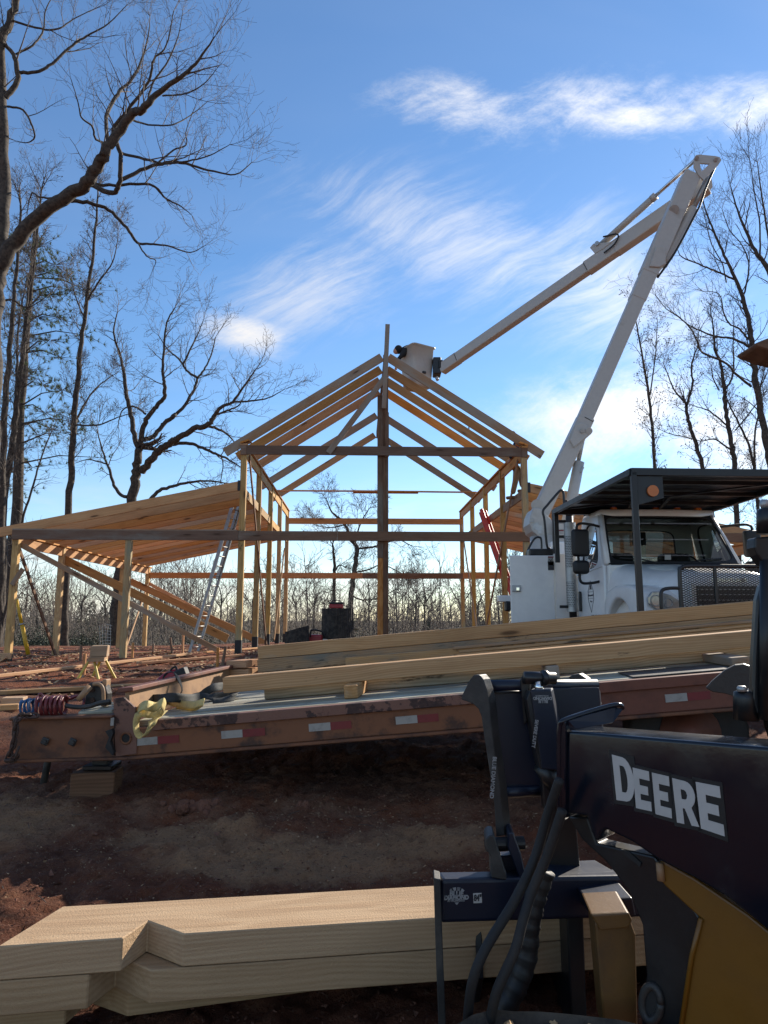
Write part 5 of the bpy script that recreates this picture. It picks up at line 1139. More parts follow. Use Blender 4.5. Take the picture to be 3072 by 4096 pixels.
for sg in (-1, 1):
    d = kprism('door', [(1.99, zb0), (lbk, zb0), (lbk, zbelt - .14), (2.0, zbelt)], sg * 1.12, sg * 1.05, M_WHITE, .025, 3, True)
    q_ = [K(sg * 1.11, 2.02, zbelt - .05), K(sg * 1.11, lbk, zbelt - .13), K(sg * .97, lbk - .02, zroof + .02), K(sg * .96, 2.52, zroof + .02)]
    if sg < 0: ringpanel('window_frame', q_, (.10, .03, .80, .88), .5, M_WHITE, M_GLASS, .05)
    else: ringpanel('window_frame', [q_[0], q_[1], q_[2], q_[3]], (.10, .03, .80, .88), .5, M_WHITE, M_GLASS, .05)
    tube('vent_bar', [K(sg * 1.10, 2.27, zbelt - .02), K(sg * .985, 2.60, zroof - .10)], .014, M_DBLACK, tk, 6)
    kbox('door_handle', sg * 1.13, sg * 1.16, 3.06, 3.14, 1.06, 1.40, M_DBLACK, .02, 2)
    # pillars
    tube('pillar', [K(sg * 1.06, 1.97, 1.78), K(sg * .99, 2.26, 2.25), K(sg * .93, 2.50, 2.64)], [.055, .05, .05], M_WHITE, tk, 10)
    # mirrors on tubular arms
    sx2 = sg * 1.42
    tube('mirror_arm', spline([K(sg * 1.0, 2.42, 2.44), K(sg * 1.2, 2.30, 2.46), K(sx2, 2.2, 2.45), K(sx2 + sg * .04, 2.2, 2.3), K(sx2 + sg * .02, 2.2, 1.75), K(sx2, 2.2, 1.52), K(sg * 1.25, 2.22, 1.50), K(sg * 1.06, 2.2, 1.54)], 5), .022, M_DBLACK, tk, 8)
    m1 = kbox('mirror', sx2 - .14, sx2 + .14, 2.10, 2.22, 1.92, 2.36, M_DBLACK, .05, 4, True); kbox('mirror_glass', sx2 - .11, sx2 + .11, 2.222, 2.228, 1.95, 2.33, M_MIRROR, .0, parent=m1)
    kbox('mirror', sx2 - .13, sx2 + .13, 2.10, 2.24, 1.64, 1.86, M_DBLACK, .06, 4, True)
q_ = [K(-1.05, 1.94, 1.79), K(1.05, 1.94, 1.79), K(.93, 2.48, zroof + .04), K(-.93, 2.48, zroof + .04)]
ringpanel('windscreen_frame', q_, (.02, .03, .98, .95), .22, M_DBLACK, M_WSH, .03, 12, 'windscreen')
q_ = [K(-1.08, lbk, zb0), K(1.08, lbk, zb0), K(.96, lbk, zroof + .02), K(-.96, lbk, zroof + .02)]
ringpanel('back_wall', q_, (.16, .60, .84, .92), .35, M_WHITE, M_GLASS, .04, 12, 'rear_window')
rows = [[K(s * hw, l, zroof + h) for s, l in ((-1, 2.46), (-.5, 2.41), (0, 2.39), (.5, 2.41), (1, 2.46), (1.0, 2.9), (1, 3.29), (.5, 3.31), (0, 3.32), (-.5, 3.31), (-1, 3.29), (-1.0, 2.9))] for hw, h in ((.97, 0), (.985, .05), (.95, .11))]
c_ = K(0, 2.88, zroof + .15); rows.append([p + (c_ - p) * .45 + Vector((0, 0, .012)) for p in rows[-1]]); rows.append([c_] * 12)
grid_obj('roof', rows, M_WHITE, True)
kbox('cab_floor', -1.04, 1.04, 2.0, 3.26, .72, .78, M_DBLACK); kbox('cowl', -1.07, 1.07, 1.90, 2.0, 1.2, 1.77, M_WHITE, .02, 2); kbox('dashboard', -.98, .98, 2.02, 2.38, 1.42, 1.77, M_DBLACK, .06, 3)
kbox('headliner', -.92, .92, 2.5, 3.26, zroof - .03, zroof + .0, M_DBLACK, .01)
for s in (-.5, .5): kbox('seat', s - .25, s + .25, 2.85, 3.15, .95, 2.05, M_DBLACK, .07, 3)
st = [K(.5 + .21 * math.cos(a), 2.50 + .10 * math.sin(a), 1.80 + .19 * math.sin(a)) for a in [i * math.pi / 12 for i in range(25)]]
tube('steering_wheel', st, .014, M_DBLACK, tk, 6)
for (s0, s1) in ((-.15, -.85), (.15, .80)):
    tube('wiper', [K(s0 - .05, 1.93, 1.79), K((s0 + s1) / 2, 1.955, 1.86), K(s1, 1.975, 1.885)], .011, M_DBLACK, tk, 5)
for s in (-.72, -.36, 0, .36, .72): kbox('marker_light', s - .05, s + .05, 2.44, 2.54, zroof + .10, zroof + .16, M_AMBER, .02, 2)
kbox('visor_sticker', -.13, -.03, 1.975, 1.98, 1.86, 1.94, M_WHT, 0)
kbox('rear_cabinet', -.12, .12, 3.20, 3.24, 2.22, 2.45, M_DBLACK, .01)
# door emblem and number
dl = lambda s_, l_, z_: K(-1.125, l_, z_)
def side_text(s_, l_, z_, size, off=0.0, sx=1.0): text_mesh('decal', s_, M_INK, facing(K(-1.124, l_, z_), -kb, (0, 0, 1)), size, tk, off, .001, sx)
dia = [K(-1.1235, 2.62 + a, 1.30 + b) for a, b in ((0, .26), (-.13, .08), (-.13, -.05), (0, -.26), (.13, -.05), (.13, .08), (0, .26))]
tube('decal_outline', dia, .0035, M_INK, tk, 4)
for zq in (.075, -.03): tube('decal_line', [K(-1.1235, 2.49, 1.30 + zq), K(-1.1235, 2.75, 1.30 + zq)], .0035, M_INK, tk, 4)
side_text("Huttenlock's", 2.62, 1.32, .055); side_text('Trees', 2.62, 1.22, .05); side_text('USDOT 1995706', 2.36, .96, .10, .002, .8)
prism('decal', [K(-1.1235, 2.62 + a, 1.44 + b) for a, b in ((0, .07), (-.03, .03), (-.05, -.03), (.02, -.02), (.05, -.035), (.03, .03))], -ks * .002, M_INK, tk)
# grille guard with expanded-metal mesh
gz0, gz1, gs, gl = .62, 1.60, .76, -.16
gf_ = tube('guard_frame', spline([K(-gs, gl, gz0 - .1), K(-gs, gl, gz1 - .12), K(-gs + .04, gl, gz1 - .03), K(-gs + .13, gl, gz1), K(0, gl, gz1), K(gs - .13, gl, gz1), K(gs - .04, gl, gz1 - .03), K(gs, gl, gz1 - .12), K(gs, gl, gz0 - .1)], 5), .026, M_BLACK, tk, 10)
for s in (-.30, .34): beam('guard_bar', K(s, gl, gz0 - .1), K(s, gl, gz1 - .01), .04, .04, M_BLACK, tk, kb)
for sg in (-1, 1): tube('guard_loop', spline([K(sg * gs, gl, 1.32), K(sg * (gs + .14), gl, 1.32), K(sg * (gs + .24), gl, 1.29), K(sg * (gs + .26), gl, 1.18), K(sg * (gs + .25), gl, 1.02), K(sg * (gs + .17), gl, .96), K(sg * gs, gl, .96)], 5), .022, M_BLACK, tk, 10)
V, Fc = [], []
dw, dh = .060, .030
x_ = -gs - 2.2
def clipseg(x0, z0, x1, z1):
    t0, t1 = 0, 1
    for p, q2 in ((-(x1 - x0), x0 + gs), (x1 - x0, gs - x0), (-(z1 - z0), z0 - gz0), (z1 - z0, gz1 - z0)):
        if abs(p) < 1e-9:
            if q2 < 0: return None
        else:
            r_ = q2 / p
            if p < 0: t0 = max(t0, r_)
            else: t1 = min(t1, r_)
    return (x0 + (x1 - x0) * t0, z0 + (z1 - z0) * t0, x0 + (x1 - x0) * t1, z0 + (z1 - z0) * t1) if t0 < t1 else None
H = gz1 - gz0
while x_ < gs + .1:
    for (a, b) in ((x_, x_ + H * dw / dh), (x_ + H * dw / dh, x_)):
        c2 = clipseg(a, gz0, b, gz1)
        if c2: tube_data([K(c2[0], gl, c2[1]), K(c2[2], gl, c2[3])], .0055, 4, False, V, Fc)
    x_ += dw
from_lists('guard_mesh', V, Fc, M_BLACK, tk)
# cab rack (flat slatted canopy on posts)
cfl, crl = P(2524, 1898, 8.95), P(2216, 2040, 12.15)
zc_ = (cfl.z + crl.z) / 2; cfl.z = zc_ + .02; crl.z = zc_ - .02
cw = 2.55
cfr, crr = cfl + ks * cw, crl + ks * (cw + .1)
for a, b in ((cfl, crl), (cfr, crr)): beam('rack_rail', a, b, .06, .09, M_BLACK, tk)
for a, b in ((cfl, cfr), (crl, crr)): beam('rack_rail', a + Vector((0, 0, .002)), b + Vector((0, 0, .002)), .06, .10, M_BLACK, tk)
n_sl = 11
for i in range(n_sl):
    t0, t1 = (i + .03) / n_sl, (i + .955) / n_sl
    a0, a1, b0, b1 = cfl.lerp(crl, t0), cfl.lerp(crl, t1), cfr.lerp(crr, t0), cfr.lerp(crr, t1); up_ = Vector((0, 0, .045))
    prism('rack_slat', [a0 + up_, a1 + up_, b1 + up_, b0 + up_], Vector((0, 0, .012)), M_BLACK, tk)
for t_ in (.2, .45, .7): beam('rack_joist', cfl.lerp(crl, t_), cfr.lerp(crr, t_), .04, .06, M_BLACK, tk)
beam('rack_brace', cfl.lerp(crl, .85) + Vector((0, 0, -.03)), cfr.lerp(crr, .05) + Vector((0, 0, -.03)), .03, .03, M_BLACK, tk)
for q_, bz in ((cfl, TKC.z + .55), (cfr, TKC.z + .55), (crl, TKC.z + 1.9), (crr, TKC.z + 1.9)):
    off = ks * (.03 if q_ in (cfl, crl) else -.03)
    beam('rack_post', q_ + off + Vector((0, 0, .0)), Vector((q_.x, q_.y, bz)) + off, .075, .06, M_BLACK, tk, kb)
gus = [cfl + ks * .06 + Vector((0, 0, -.05)), cfl + ks * .42 + Vector((0, 0, -.05)), cfl + ks * .42 + Vector((0, 0, -.34)), cfl + ks * .06 + Vector((0, 0, -.44))]
prism('rack_gusset', gus, kb * .02, M_BLACK, tk, .003, 1)
cyl('amber_light', cfl + ks * .27 + Vector((0, 0, -.25)) - kb * .03, cfl + ks * .27 + Vector((0, 0, -.25)), .075, M_AMBER, tk, 20)
for t_ in (.35, .8):
    beam('rack_leg', cfl.lerp(crl, .55) + ks * (.4 + t_ * 1.2) + Vector((0, 0, -.0)), K(-.75 + t_ * 1.2, 3.0, zroof + .12), .05, .05, M_WORN, tk)
# utility body behind the cab, chassis, open tool-box door
kbox('body_box', -1.22, 1.22, 3.72, 7.0, .80, 2.06, M_WHITE, .03, 3)
kbox('chassis', -.45, .45, .3, 7.6, .55, .80, M_BLACK, .01)
dA, dB = P(2041, 2355, 12.75), P(2218, 2355, 12.72); ztop_, zbot_ = P(2100, 2222, 12.73).z, P(2100, 2500, 12.73).z
dr = box('box_door', ((dA.x + dB.x) / 2, 12.74, (ztop_ + zbot_) / 2), (dB.x - dA.x, .045, ztop_ - zbot_), M_WHITE, tk, None, .012, 2)
box('door_latch', P(2066, 2354, 12.70), (.16, .03, .12), M_STEEL, dr, None, .01, 2); box('latch_handle', P(2072, 2356, 12.68), (.06, .03, .07), M_CHROME, dr, None, .01, 2)
box('warning_label', P(2203, 2245, 12.712), (.10, .004, .14), M_WHT, dr, None, 0); box('warning_label', P(2203, 2228, 12.709), (.10, .004, .025), M_REDT, dr, None, 0); box('warning_label', P(2204, 2263, 12.712), (.11, .004, .16), M_INK, dr, None, 0)
for zq in (.03, -.03): tube('label_figure', [P(2196, 2245 + zq * 300, 12.708), P(2210, 2242 - zq * 300, 12.708)], .006, M_INK, dr, 4)
box('box_end', ((P(2221, 2300, 12.7).x + P(2280, 2300, 12.7).x) / 2, 12.8, (ztop_ + zbot_) / 2 + .02), (P(2280, 2300, 12.7).x - P(2221, 2300, 12.7).x, .1, ztop_ - zbot_ + .04), M_WHITE, tk, None, .02, 2)
box('tail_bracket', P(2018, 2395, 15.5), (.3, .3, .14), M_WHITE, tk, None, .02, 2); box('tail_lamp', P(2030, 2425, 15.4), (.12, .2, .22), M_BLACK, tk, None, .03, 2)
for lw in (5.9,):
    for sg in (-1, 1):
        c = K(sg * .95, lw, .5); tube('wheel', [c + ks * d for d in (-.25, -.23, .23, .25)], [.4, .5, .5, .4], M_RUBBER, tk, 28)
# exhaust stack with perforated shield
ex_ = P(2282, 2400, 12.45); exz0, exz1 = P(2282, 2470, 12.45).z, P(2282, 2090, 12.45).z
tube('exhaust_stack', [Vector((ex_.x + .05, ex_.y + .05, exz0)), Vector((ex_.x + .05, ex_.y + .05, exz1 + .12))], .065, M_WORN, tk, 16)
tube('exhaust_tip', [Vector((ex_.x + .05, ex_.y + .05, exz1 + .1)), Vector((ex_.x + .05, ex_.y + .05, exz1 + .28)), Vector((ex_.x + .0, ex_.y + .05, exz1 + .42))], [.06, .06, .015], M_CHAIN, tk, 14)
rows = []
for zq in (exz0 + .1, exz1): rows.append([Vector((ex_.x + .05 + .105 * math.cos(a), ex_.y + .05 + .105 * math.sin(a), zq)) for a in [R(150 + i * 15) for i in range(14)]])
sh = grid_obj('exhaust_shield', rows, M_STEEL)
sv, sf = [], []
zq = exz0 + .2; r_i = 0
while zq < exz1 - .25:
    if not (zq > exz0 + .62 and zq < exz0 + .86):
        for k_ in range(5):
            a = R(195 + k_ * 17 + (r_i % 2) * 8); c = Vector((ex_.x + .05 + .107 * math.cos(a), ex_.y + .05 + .107 * math.sin(a), zq)); tq = Vector((-math.sin(a), math.cos(a), 0)) * .011; uq = Vector((0, 0, .006))
            b0_ = len(sv); sv += [c - tq - uq, c + tq - uq, c + tq + uq, c - tq + uq]; sf.append((b0_, b0_ + 1, b0_ + 2, b0_ + 3))
    zq += .03; r_i += 1
from_lists('shield_slots', sv, sf, M_INK, sh)
kbox('exhaust_bracket', -1.40, -1.05, 3.42, 3.46, 1.12, 1.17, M_BLACK, .005); kbox('exhaust_base', -1.36, -1.1, 3.3, 3.5, .55, .72, M_BLACK, .02)
# grab rails and access ladder behind the cab
tube('grab_rail', spline([P(u, v, 12.9) for u, v in ((2200, 2195), (2188, 2180), (2178, 2080), (2172, 2045), (2190, 2020), (2235, 1968), (2248, 1962), (2254, 1975), (2258, 2030))], 5), .024, M_BLACK, tk, 8)
tube('grab_rail', spline([P(u, v, 13.2) for u, v in ((2106, 2222), (2112, 2200), (2138, 2155), (2160, 2150), (2166, 2165), (2167, 2222))], 5), .02, M_BLACK, tk, 8)
beam('rack_post', P(2216, 2040, 12.6), P(2222, 2215, 12.6), .08, .06, M_BLACK, tk, kb); beam('rack_post', P(2342, 2040, 12.6), P(2342, 2090, 12.6), .06, .05, M_BLACK, tk, kb)
for v in (2087, 2148): beam('ladder_step', P(2224, v, 12.62), P(2268, v, 12.62), .14, .05, M_BLACK, tk)
box('step_hood', P(2165, 2212, 13.0), (.5, .3, .14), M_BLACK, tk, None, .03, 2)
# turret
YT = 14.9
prism('turret', [P(u, v, YT - .3) for u, v in ((2122, 2060), (2135, 2030), (2165, 2035), (2205, 2075), (2215, 2100), (2215, 2240), (2165, 2240), (2160, 2150), (2128, 2125), (2118, 2095))], Vector((0, .7, 0)), M_BOOMW, tk, .03, 3)
box('turret_panel', P(2245, 2140, YT - .45), (.30, .2, .6), M_BOOMW, tk, None, .02, 2)
box('turret_label', P(2248, 2125, YT - .555), (.2, .004, .10), M_WHT, tk, None, 0); box('turret_label', P(2248, 2122, YT - .559), (.16, .004, .025), M_REDT, tk, None, 0)
box('turret_label', P(2143, 2105, YT - .305), (.13, .004, .16), M_STEEL, tk, None, 0); box('turret_label', P(2160, 2118, YT - .306), (.10, .004, .18), M_STEEL, tk, None, 0)
kbox('turret_base', -1.0, .3, 5.2, 6.4, 2.0, 2.5, M_WHITE, .04, 3)
tube('turret_base', [P(2200, 2290, YT), P(2200, 2150, YT)], .42, M_BOOMW, tk, 24)
cyl('pivot_pin', P(2128, 2080, YT - .34), P(2128, 2080, YT - .2), .05, M_STEEL, tk, 16)
# lower boom in telescoping skins
def pb(u, v, Y): return P(u, v, Y)
lb = [(2152, 2062), (2328, 1700), (2556, 1180), (2790, 668)]
def boomsec(name, a, b, Ya, Yb, wpx, hpx, mat, c=.03):
    A, B_ = P(a[0], a[1], Ya), P(b[0], b[1], Yb); Ym = (Ya + Yb) / 2
    return beam(name, A, B_, wpx * Ym / F, hpx * Ym / F, mat, tk, Vector((-(B_ - A).z, 0, (B_ - A).x)), c, 3)
def lerp2(a, b, t_): return (a[0] + (b[0] - a[0]) * t_, a[1] + (b[1] - a[1]) * t_)
boomsec('lower_boom', (2150, 2072), (2342, 1672), YT, YT, 66, 66, M_BOOMW)
boomsec('lower_boom', (2325, 1706), (2552, 1190), YT, YT, 58, 60, M_BOOMW)
boomsec('lower_boom', (2546, 1204), (2602, 1075), YT, YT, 62, 66, M_BOOMW)
boomsec('lower_boom', (2590, 1102), (2764, 704), YT, YT, 66, 72, M_BOOMW)
for t_ in (0, 1): tube('rivet_row', [P(2338 + 1, 1668, YT - .18), P(2372, 1686, YT - .18)], .008, M_INK, tk, 5) if t_ else None
cyl('boom_plate', P(2147, 2020, YT - .20), P(2147, 2020, YT - .17), .12, M_BOOMW, tk, 24)
cyl('boom_port', P(2696, 840, YT - .205), P(2696, 840, YT - .17), .11, M_STEEL, tk, 24)
prism('boom_gusset', [P(u, v, YT - .22) for u, v in ((2598, 1065), (2625, 985), (2660, 985), (2665, 1055), (2640, 1068))], Vector((0, .44, 0)), M_BOOMW, tk, .02, 2)
prism('boom_knuckle', [P(u, v, YT - .22) for u, v in ((2302, 1700), (2330, 1690), (2362, 1712), (2366, 1735), (2345, 1750), (2296, 1790), (2280, 1760))], Vector((0, .44, 0)), M_BOOMW, tk, .015, 2)
cyl('knuckle_pin', P(2330, 1722, YT - .27), P(2330, 1722, YT + .27), .05, M_STEEL, tk, 16)
cyl('knuckle_pin', P(2356, 1724, YT - .25), P(2356, 1724, YT + .25), .075, M_BOOMW, tk, 18)
# lift cylinder
tube('lift_rod', [P(2338, 1730, YT - .0), P(2310, 1860, YT - .0)], .045, M_STEEL, tk, 14)
tube('lift_cylinder', [P(2316, 1848, YT - .0), P(2285, 2010, YT + .0), P(2250, 2180, YT + .05)], [.115, .12, .12], M_BOOMW, tk, 20)
cyl('cylinder_port', P(2332, 1868, YT - .1), P(2322, 1888, YT - .1), .03, M_STEEL, tk, 8)
# elbow link frame and the two elbow cylinders
for dY in (-.20, .16):
    V2 = [P(u, v, YT + dY) for u, v in ((2776, 665), (2777, 630), (2784, 620), (2797, 618), (2862, 624), (2878, 628), (2886, 640), (2872, 662), (2815, 720), (2795, 700))]
    hole = [P(u, v, YT + dY) for u, v in ((2800, 652), (2838, 655), (2808, 685), (2802, 670))]
    bm = bmesh.new(); es = []
    for lp in (V2, hole):
        vs = [bm.verts.new(p) for p in lp]
        for a_, b_ in zip(vs, vs[1:] + vs[:1]): es.append(bm.edges.new((a_, b_)))
    bmesh.ops.triangle_fill(bm, use_beauty=True, edges=es); r_ = bmesh.ops.extrude_face_region(bm, geom=bm.faces[:])
    bmesh.ops.translate(bm, vec=(0, .04, 0), verts=[e for e in r_['geom'] if isinstance(e, bmesh.types.BMVert)]); from_bm('elbow_link', bm, M_BOOMW, tk)
for (u, v) in ((2788, 632), (2864, 638)): cyl('elbow_pin', P(u, v, YT - .25), P(u, v, YT + .25), .042, M_STEEL, tk, 16)
tube('elbow_hose', spline([P(u, v, YT - .12) for u, v in ((2872, 645), (2850, 690), (2820, 760), (2800, 820), (2780, 860), (2700, 1010), (2630, 1110))], 5), .025, M_DBLACK, tk, 8)
tube('elbow_cylinder', [P(2652, 1062, YT + .05), P(2660, 1040, YT + .05), P(2768, 842, YT + .05), P(2774, 836, YT + .05)], [.10, .12, .12, .10], M_BOOMW, tk, 18)
tube('elbow_rod', [P(2770, 842, YT + .05), P(2862, 640, YT + .05)], .06, M_STEEL, tk, 12)
# upper boom to the bucket
YB1, YB2 = YT + .45, 19.9
def ub(t_): return lerp2((2828, 742), (1766, 1478), t_)
def ubY(t_):    # constant spacing in space, so depth follows perspective
    A, B_ = P(2828, 742, YB1), P(1766, 1478, YB2); return A.lerp(B_, t_)
UA, UB_ = ubY(0), ubY(1); udir = (UB_ - UA).normalized()
def usec(name, t0, t1, w_, h_, mat=M_BOOMW, c=.03): return beam(name, UA.lerp(UB_, t0), UA.lerp(UB_, t1), w_, h_, mat, tk, Vector((0, 0, 1)), c, 3)
usec('upper_boom', -.0, .30, .30, .36); usec('upper_boom', .295, .40, .285, .34); usec('upper_boom', .39, .935, .25, .30); usec('upper_boom', .92, 1.0, .27, .31)
prism('boom_end_cap', [P(u, v, YT + .6) for u, v in ((2838, 720), (2848, 715), (2852, 748), (2826, 765))], Vector((0, .2, 0)), M_BOOMW, tk, .01, 1)
up_u = Vector((0, 0, 1)); up_u = (up_u - udir * up_u.dot(udir)).normalized(); sd_u = udir.cross(up_u)
for t_ in (.398, .925):
    for s in (-1, 1): tube('rivet_row', [UA.lerp(UB_, t_) + sd_u * (s * .145) + up_u * .12, UA.lerp(UB_, t_) + sd_u * (s * .145) - up_u * .12], .008, M_INK, tk, 5)
cb = UA.lerp(UB_, .335) + up_u * .34
prism('boom_ear', [UA.lerp(UB_, t_) + up_u * h_ - sd_u * .16 for t_, h_ in ((.26, .15), (.30, .17), (.345, .42), (.36, .38), (.355, .15), (.33, .12))], sd_u * .32, M_BOOMW, tk, .01, 2)
cyl('ear_pin', cb - sd_u * .2, cb + sd_u * .2, .06, M_STEEL, tk, 16)
tube('ear_hose', spline([cb - sd_u * .18 + udir * -.2 + up_u * .06, UA.lerp(UB_, .27) + up_u * .2 - sd_u * .19, UA.lerp(UB_, .29) + up_u * .02 - sd_u * .19, UA.lerp(UB_, .33) - up_u * .02 - sd_u * .19], 6), .02, M_DBLACK, tk, 8)
rt = P(2790, 632, YT + .0); d_ = (rt - cb)
tube('fold_cylinder', [cb, cb + d_ * .58], .085, M_BOOMW, tk, 18); tube('fold_cap', [cb + d_ * .56, cb + d_ * .60], .095, M_BOOMW, tk, 18); tube('fold_rod', [cb + d_ * .58, rt], .045, M_CHROME, tk, 14)
# bucket with rim, lip and mounting bracket
bc = P(1668, 1475, 20.1); bt, bb_ = P(1668, 1398, 20.1).z, P(1668, 1556, 20.1).z
rotb = R(33)
def bring(hw, hd, z, n=8, r_=.12):
    out = []
    for (sx, sy, a0) in ((1, 1, 0), (-1, 1, 90), (-1, -1, 180), (1, -1, 270)):
        for i in range(n + 1):
            a = R(a0 + 90 * i / n); out.append(Vector(((hw - r_) * sx + r_ * math.cos(a), (hd - r_) * sy + r_ * math.sin(a), 0)))
    return [Vector((bc.x, bc.y, z)) + Matrix.Rotation(rotb, 3, 'Z') @ p for p in out]
rows = [bring(.02, .02, bb_ + .0, r_=.015), bring(.30, .30, bb_), bring(.33, .33, bb_ + .05), bring(.36, .36, (bb_ + bt) / 2), bring(.39, .39, bt - .04), bring(.425, .425, bt - .03), bring(.43, .43, bt), bring(.39, .39, bt + .005), bring(.37, .37, bt - .05), bring(.32, .32, bb_ + .08), bring(.02, .02, bb_ + .08, r_=.015)]
bk = grid_obj('bucket', rows, M_BOOMW, True)
fr_ = Matrix.Rotation(rotb, 3, 'Z')
box('bucket_step', bc + fr_ @ Vector((.0, -.355, -.22)), (.12, .06, .07), M_INK, bk, Matrix.Rotation(rotb, 4, 'Z'), .01)
box('bucket_mount', P(1747, 1470, 20.0), (.24, .4, .52), M_BLACK, tk, None, .03, 2); box('bucket_valve', P(1762, 1462, 19.9), (.14, .3, .26), M_DBLACK, tk, None, .03, 2)
tube('bucket_pin', [P(1745, 1508, 19.8), P(1752, 1522, 19.8)], .05, M_STEEL, tk, 10)
# ------------------------------------------------------------------ people
def skin_body(name, verts, edges, radii, mat, parent, sub=2):
    me = bpy.data.meshes.new(name); me.from_pydata([tuple(v) for v in verts], edges, []); me.update(); me.materials.append(mat)
    o = link(bpy.data.objects.new(name, me), parent)
    md = o.modifiers.new('skin', 'SKIN'); md.use_smooth_shade = True
    for i, r_ in enumerate(radii):
        sv_ = me.skin_vertices[0].data[i]; rr_ = r_ if hasattr(r_, '__len__') else (r_, r_); sv_.radius = rr_; sv_.use_root = (i == 0)
    s_ = o.modifiers.new('sub', 'SUBSURF'); s_.levels = sub; s_.render_levels = sub
    return o
def blob_obj(name, c, size, mat, parent, rot=None, bump=.0):
    bm = bmesh.new(); bmesh.ops.create_icosphere(bm, subdivisions=3, radius=1)
    for v in bm.verts: v.co = Vector((v.co.x * size[0], v.co.y * size[1], v.co.z * size[2])) * (1 + bump * noise.noise(v.co * 3))
    return from_bm(name, bm, mat, parent, Matrix.Translation(Vector(c)) @ (rot or Matrix.Identity(4)), True)
# worker bent over the edge of the bucket
pb_ = thing('person', 'worker in a black hooded jacket leaning out of the raised bucket', 'person', (bc.x, bc.y, bb_ + .08))
hx_ = Vector((bc.x - .02, bc.y, bt - .10))
sh_ = P(1628, 1398, 20.05); hd_ = P(1588, 1402, 20.0); el_ = P(1604, 1425, 19.85); hn_ = P(1585, 1445, 19.8)
ft = Vector((bc.x, bc.y, bb_ + .12))
skin_body('body', [hx_, hx_.lerp(sh_, .5) + Vector((0, 0, .14)), sh_ + Vector((0, 0, .0)), sh_.lerp(hd_, .55),
                   el_, hn_, el_ + Vector((.05, .45, .0)), hn_ + Vector((.02, .45, -.02)),
                   hx_ + Vector((.05, -.12, -.42)), ft + Vector((.05, -.12, 0)), hx_ + Vector((.05, .12, -.42)), ft + Vector((.05, .12, 0))],
          [(0, 1), (1, 2), (2, 3), (2, 4), (4, 5), (2, 6), (6, 7), (0, 8), (8, 9), (0, 10), (10, 11)],
          [(.17, .15), (.2, .16), (.19, .15), .07, .065, .045, .065, .045, .09, .06, .09, .06], M_BLKC, pb_)
blob_obj('head', hd_, (.10, .09, .125), M_SKIN, pb_, Matrix.Rotation(R(50), 4, 'Y')); blob_obj('hood', hd_ + Vector((.045, .0, .03)), (.125, .125, .135), M_BLKC, pb_)
blob_obj('nose', hd_ + Vector((-.09, -.01, -.05)), (.02, .016, .022), M_SKIN, pb_)
for dy_ in (0, .45):
    h0 = hn_ + Vector((.0, dy_, -.03 if dy_ == 0 else -.05)); hd2 = thing('tmp', '', '') if False else None
    V, Fc = tube_data([h0 + Vector((.01, 0, .05)), h0, h0 + Vector((-.01, 0, -.04))], [.03, .042, .036], 8)
    for k_ in range(4): tube_data([h0 + Vector((-.012, -.03 + k_ * .02, -.035)), h0 + Vector((-.025, -.032 + k_ * .021, -.07)), h0 + Vector((-.012, -.03 + k_ * .02, -.10 + .008 * abs(k_ - 1.5)))], [.010, .009, .007], 6, True, V, Fc)
    tube_data([h0 + Vector((.01, -.04, 0)), h0 + Vector((-.01, -.06, -.04)), h0 + Vector((-.02, -.055, -.065))], [.012, .010, .008], 6, True, V, Fc)
    from_lists('hand', V, Fc, M_SKIN, pb_, None, True)
# worker standing on the right-hand ledger
YW = 19.4
fA, fB = P(2043, 1992, YW), P(2095, 1960, YW + .5)
pw = thing('person', 'worker in khaki trousers and dark jacket standing on the right wall ledger', 'person', fA)
hip = P(2078, 1868, YW + .1); shl = P(2072, 1778, YW + .05); hdw = P(2050, 1742, YW); 
leg = skin_body('trousers', [hip, hip + Vector((-.08, -.05, -.08)), P(2062, 1925, YW - .02), P(2050, 1978, YW), hip + Vector((.09, .1, -.08)), P(2084, 1915, YW + .35), P(2090, 1950, YW + .45)],
          [(0, 1), (1, 2), (2, 3), (0, 4), (4, 5), (5, 6)], [(.16, .13), .115, .085, .075, .115, .085, .075], M_KHAKI, pw)
skin_body('jacket', [hip + Vector((0, 0, .06)), hip.lerp(shl, .55), shl, shl.lerp(hdw, .5), P(2056, 1800, YW - .2), P(2040, 1835, YW - .25), P(2080, 1800, YW + .3), P(2070, 1830, YW + .3)],
          [(0, 1), (1, 2), (2, 3), (2, 4), (4, 5), (2, 6), (6, 7)], [(.16, .13), (.18, .14), (.19, .13), .065, .065, .05, .065, .05], M_NAVYC, pw)
blob_obj('head', hdw, (.085, .10, .12), M_SKIN, pw); blob_obj('cap', hdw + Vector((0, .01, .05)), (.095, .11, .085), M_NAVYC, pw)
for q_, a_ in ((fA, 0), (P(2088, 1965, YW + .45), .2)):
    bm = cbox_bm(.12, .28, .09, .035, 3); from_bm('boot', bm, M_BOOT, pw, Matrix.Translation(q_ + Vector((0, -.05, .0))) @ Matrix.Rotation(1.1 + a_, 4, 'Z'), True)
for h0 in (P(2036, 1846, YW - .26), P(2064, 1842, YW + .3)):
    V, Fc = tube_data([h0 + Vector((.03, 0, .05)), h0, h0 + Vector((-.02, 0, -.03))], [.03, .042, .036], 8)
    for k_ in range(4): tube_data([h0 + Vector((-.02, -.03 + k_ * .02, -.025)), h0 + Vector((-.05, -.032 + k_ * .021, -.045)), h0 + Vector((-.055, -.03 + k_ * .02, -.075))], [.010, .009, .007], 6, True, V, Fc)
    tube_data([h0 + Vector((.0, -.04, 0)), h0 + Vector((-.02, -.06, -.03)), h0 + Vector((-.03, -.055, -.05))], [.012, .010, .008], 6, True, V, Fc)
    from_lists('hand', V, Fc, M_SKIN, pw, None, True)

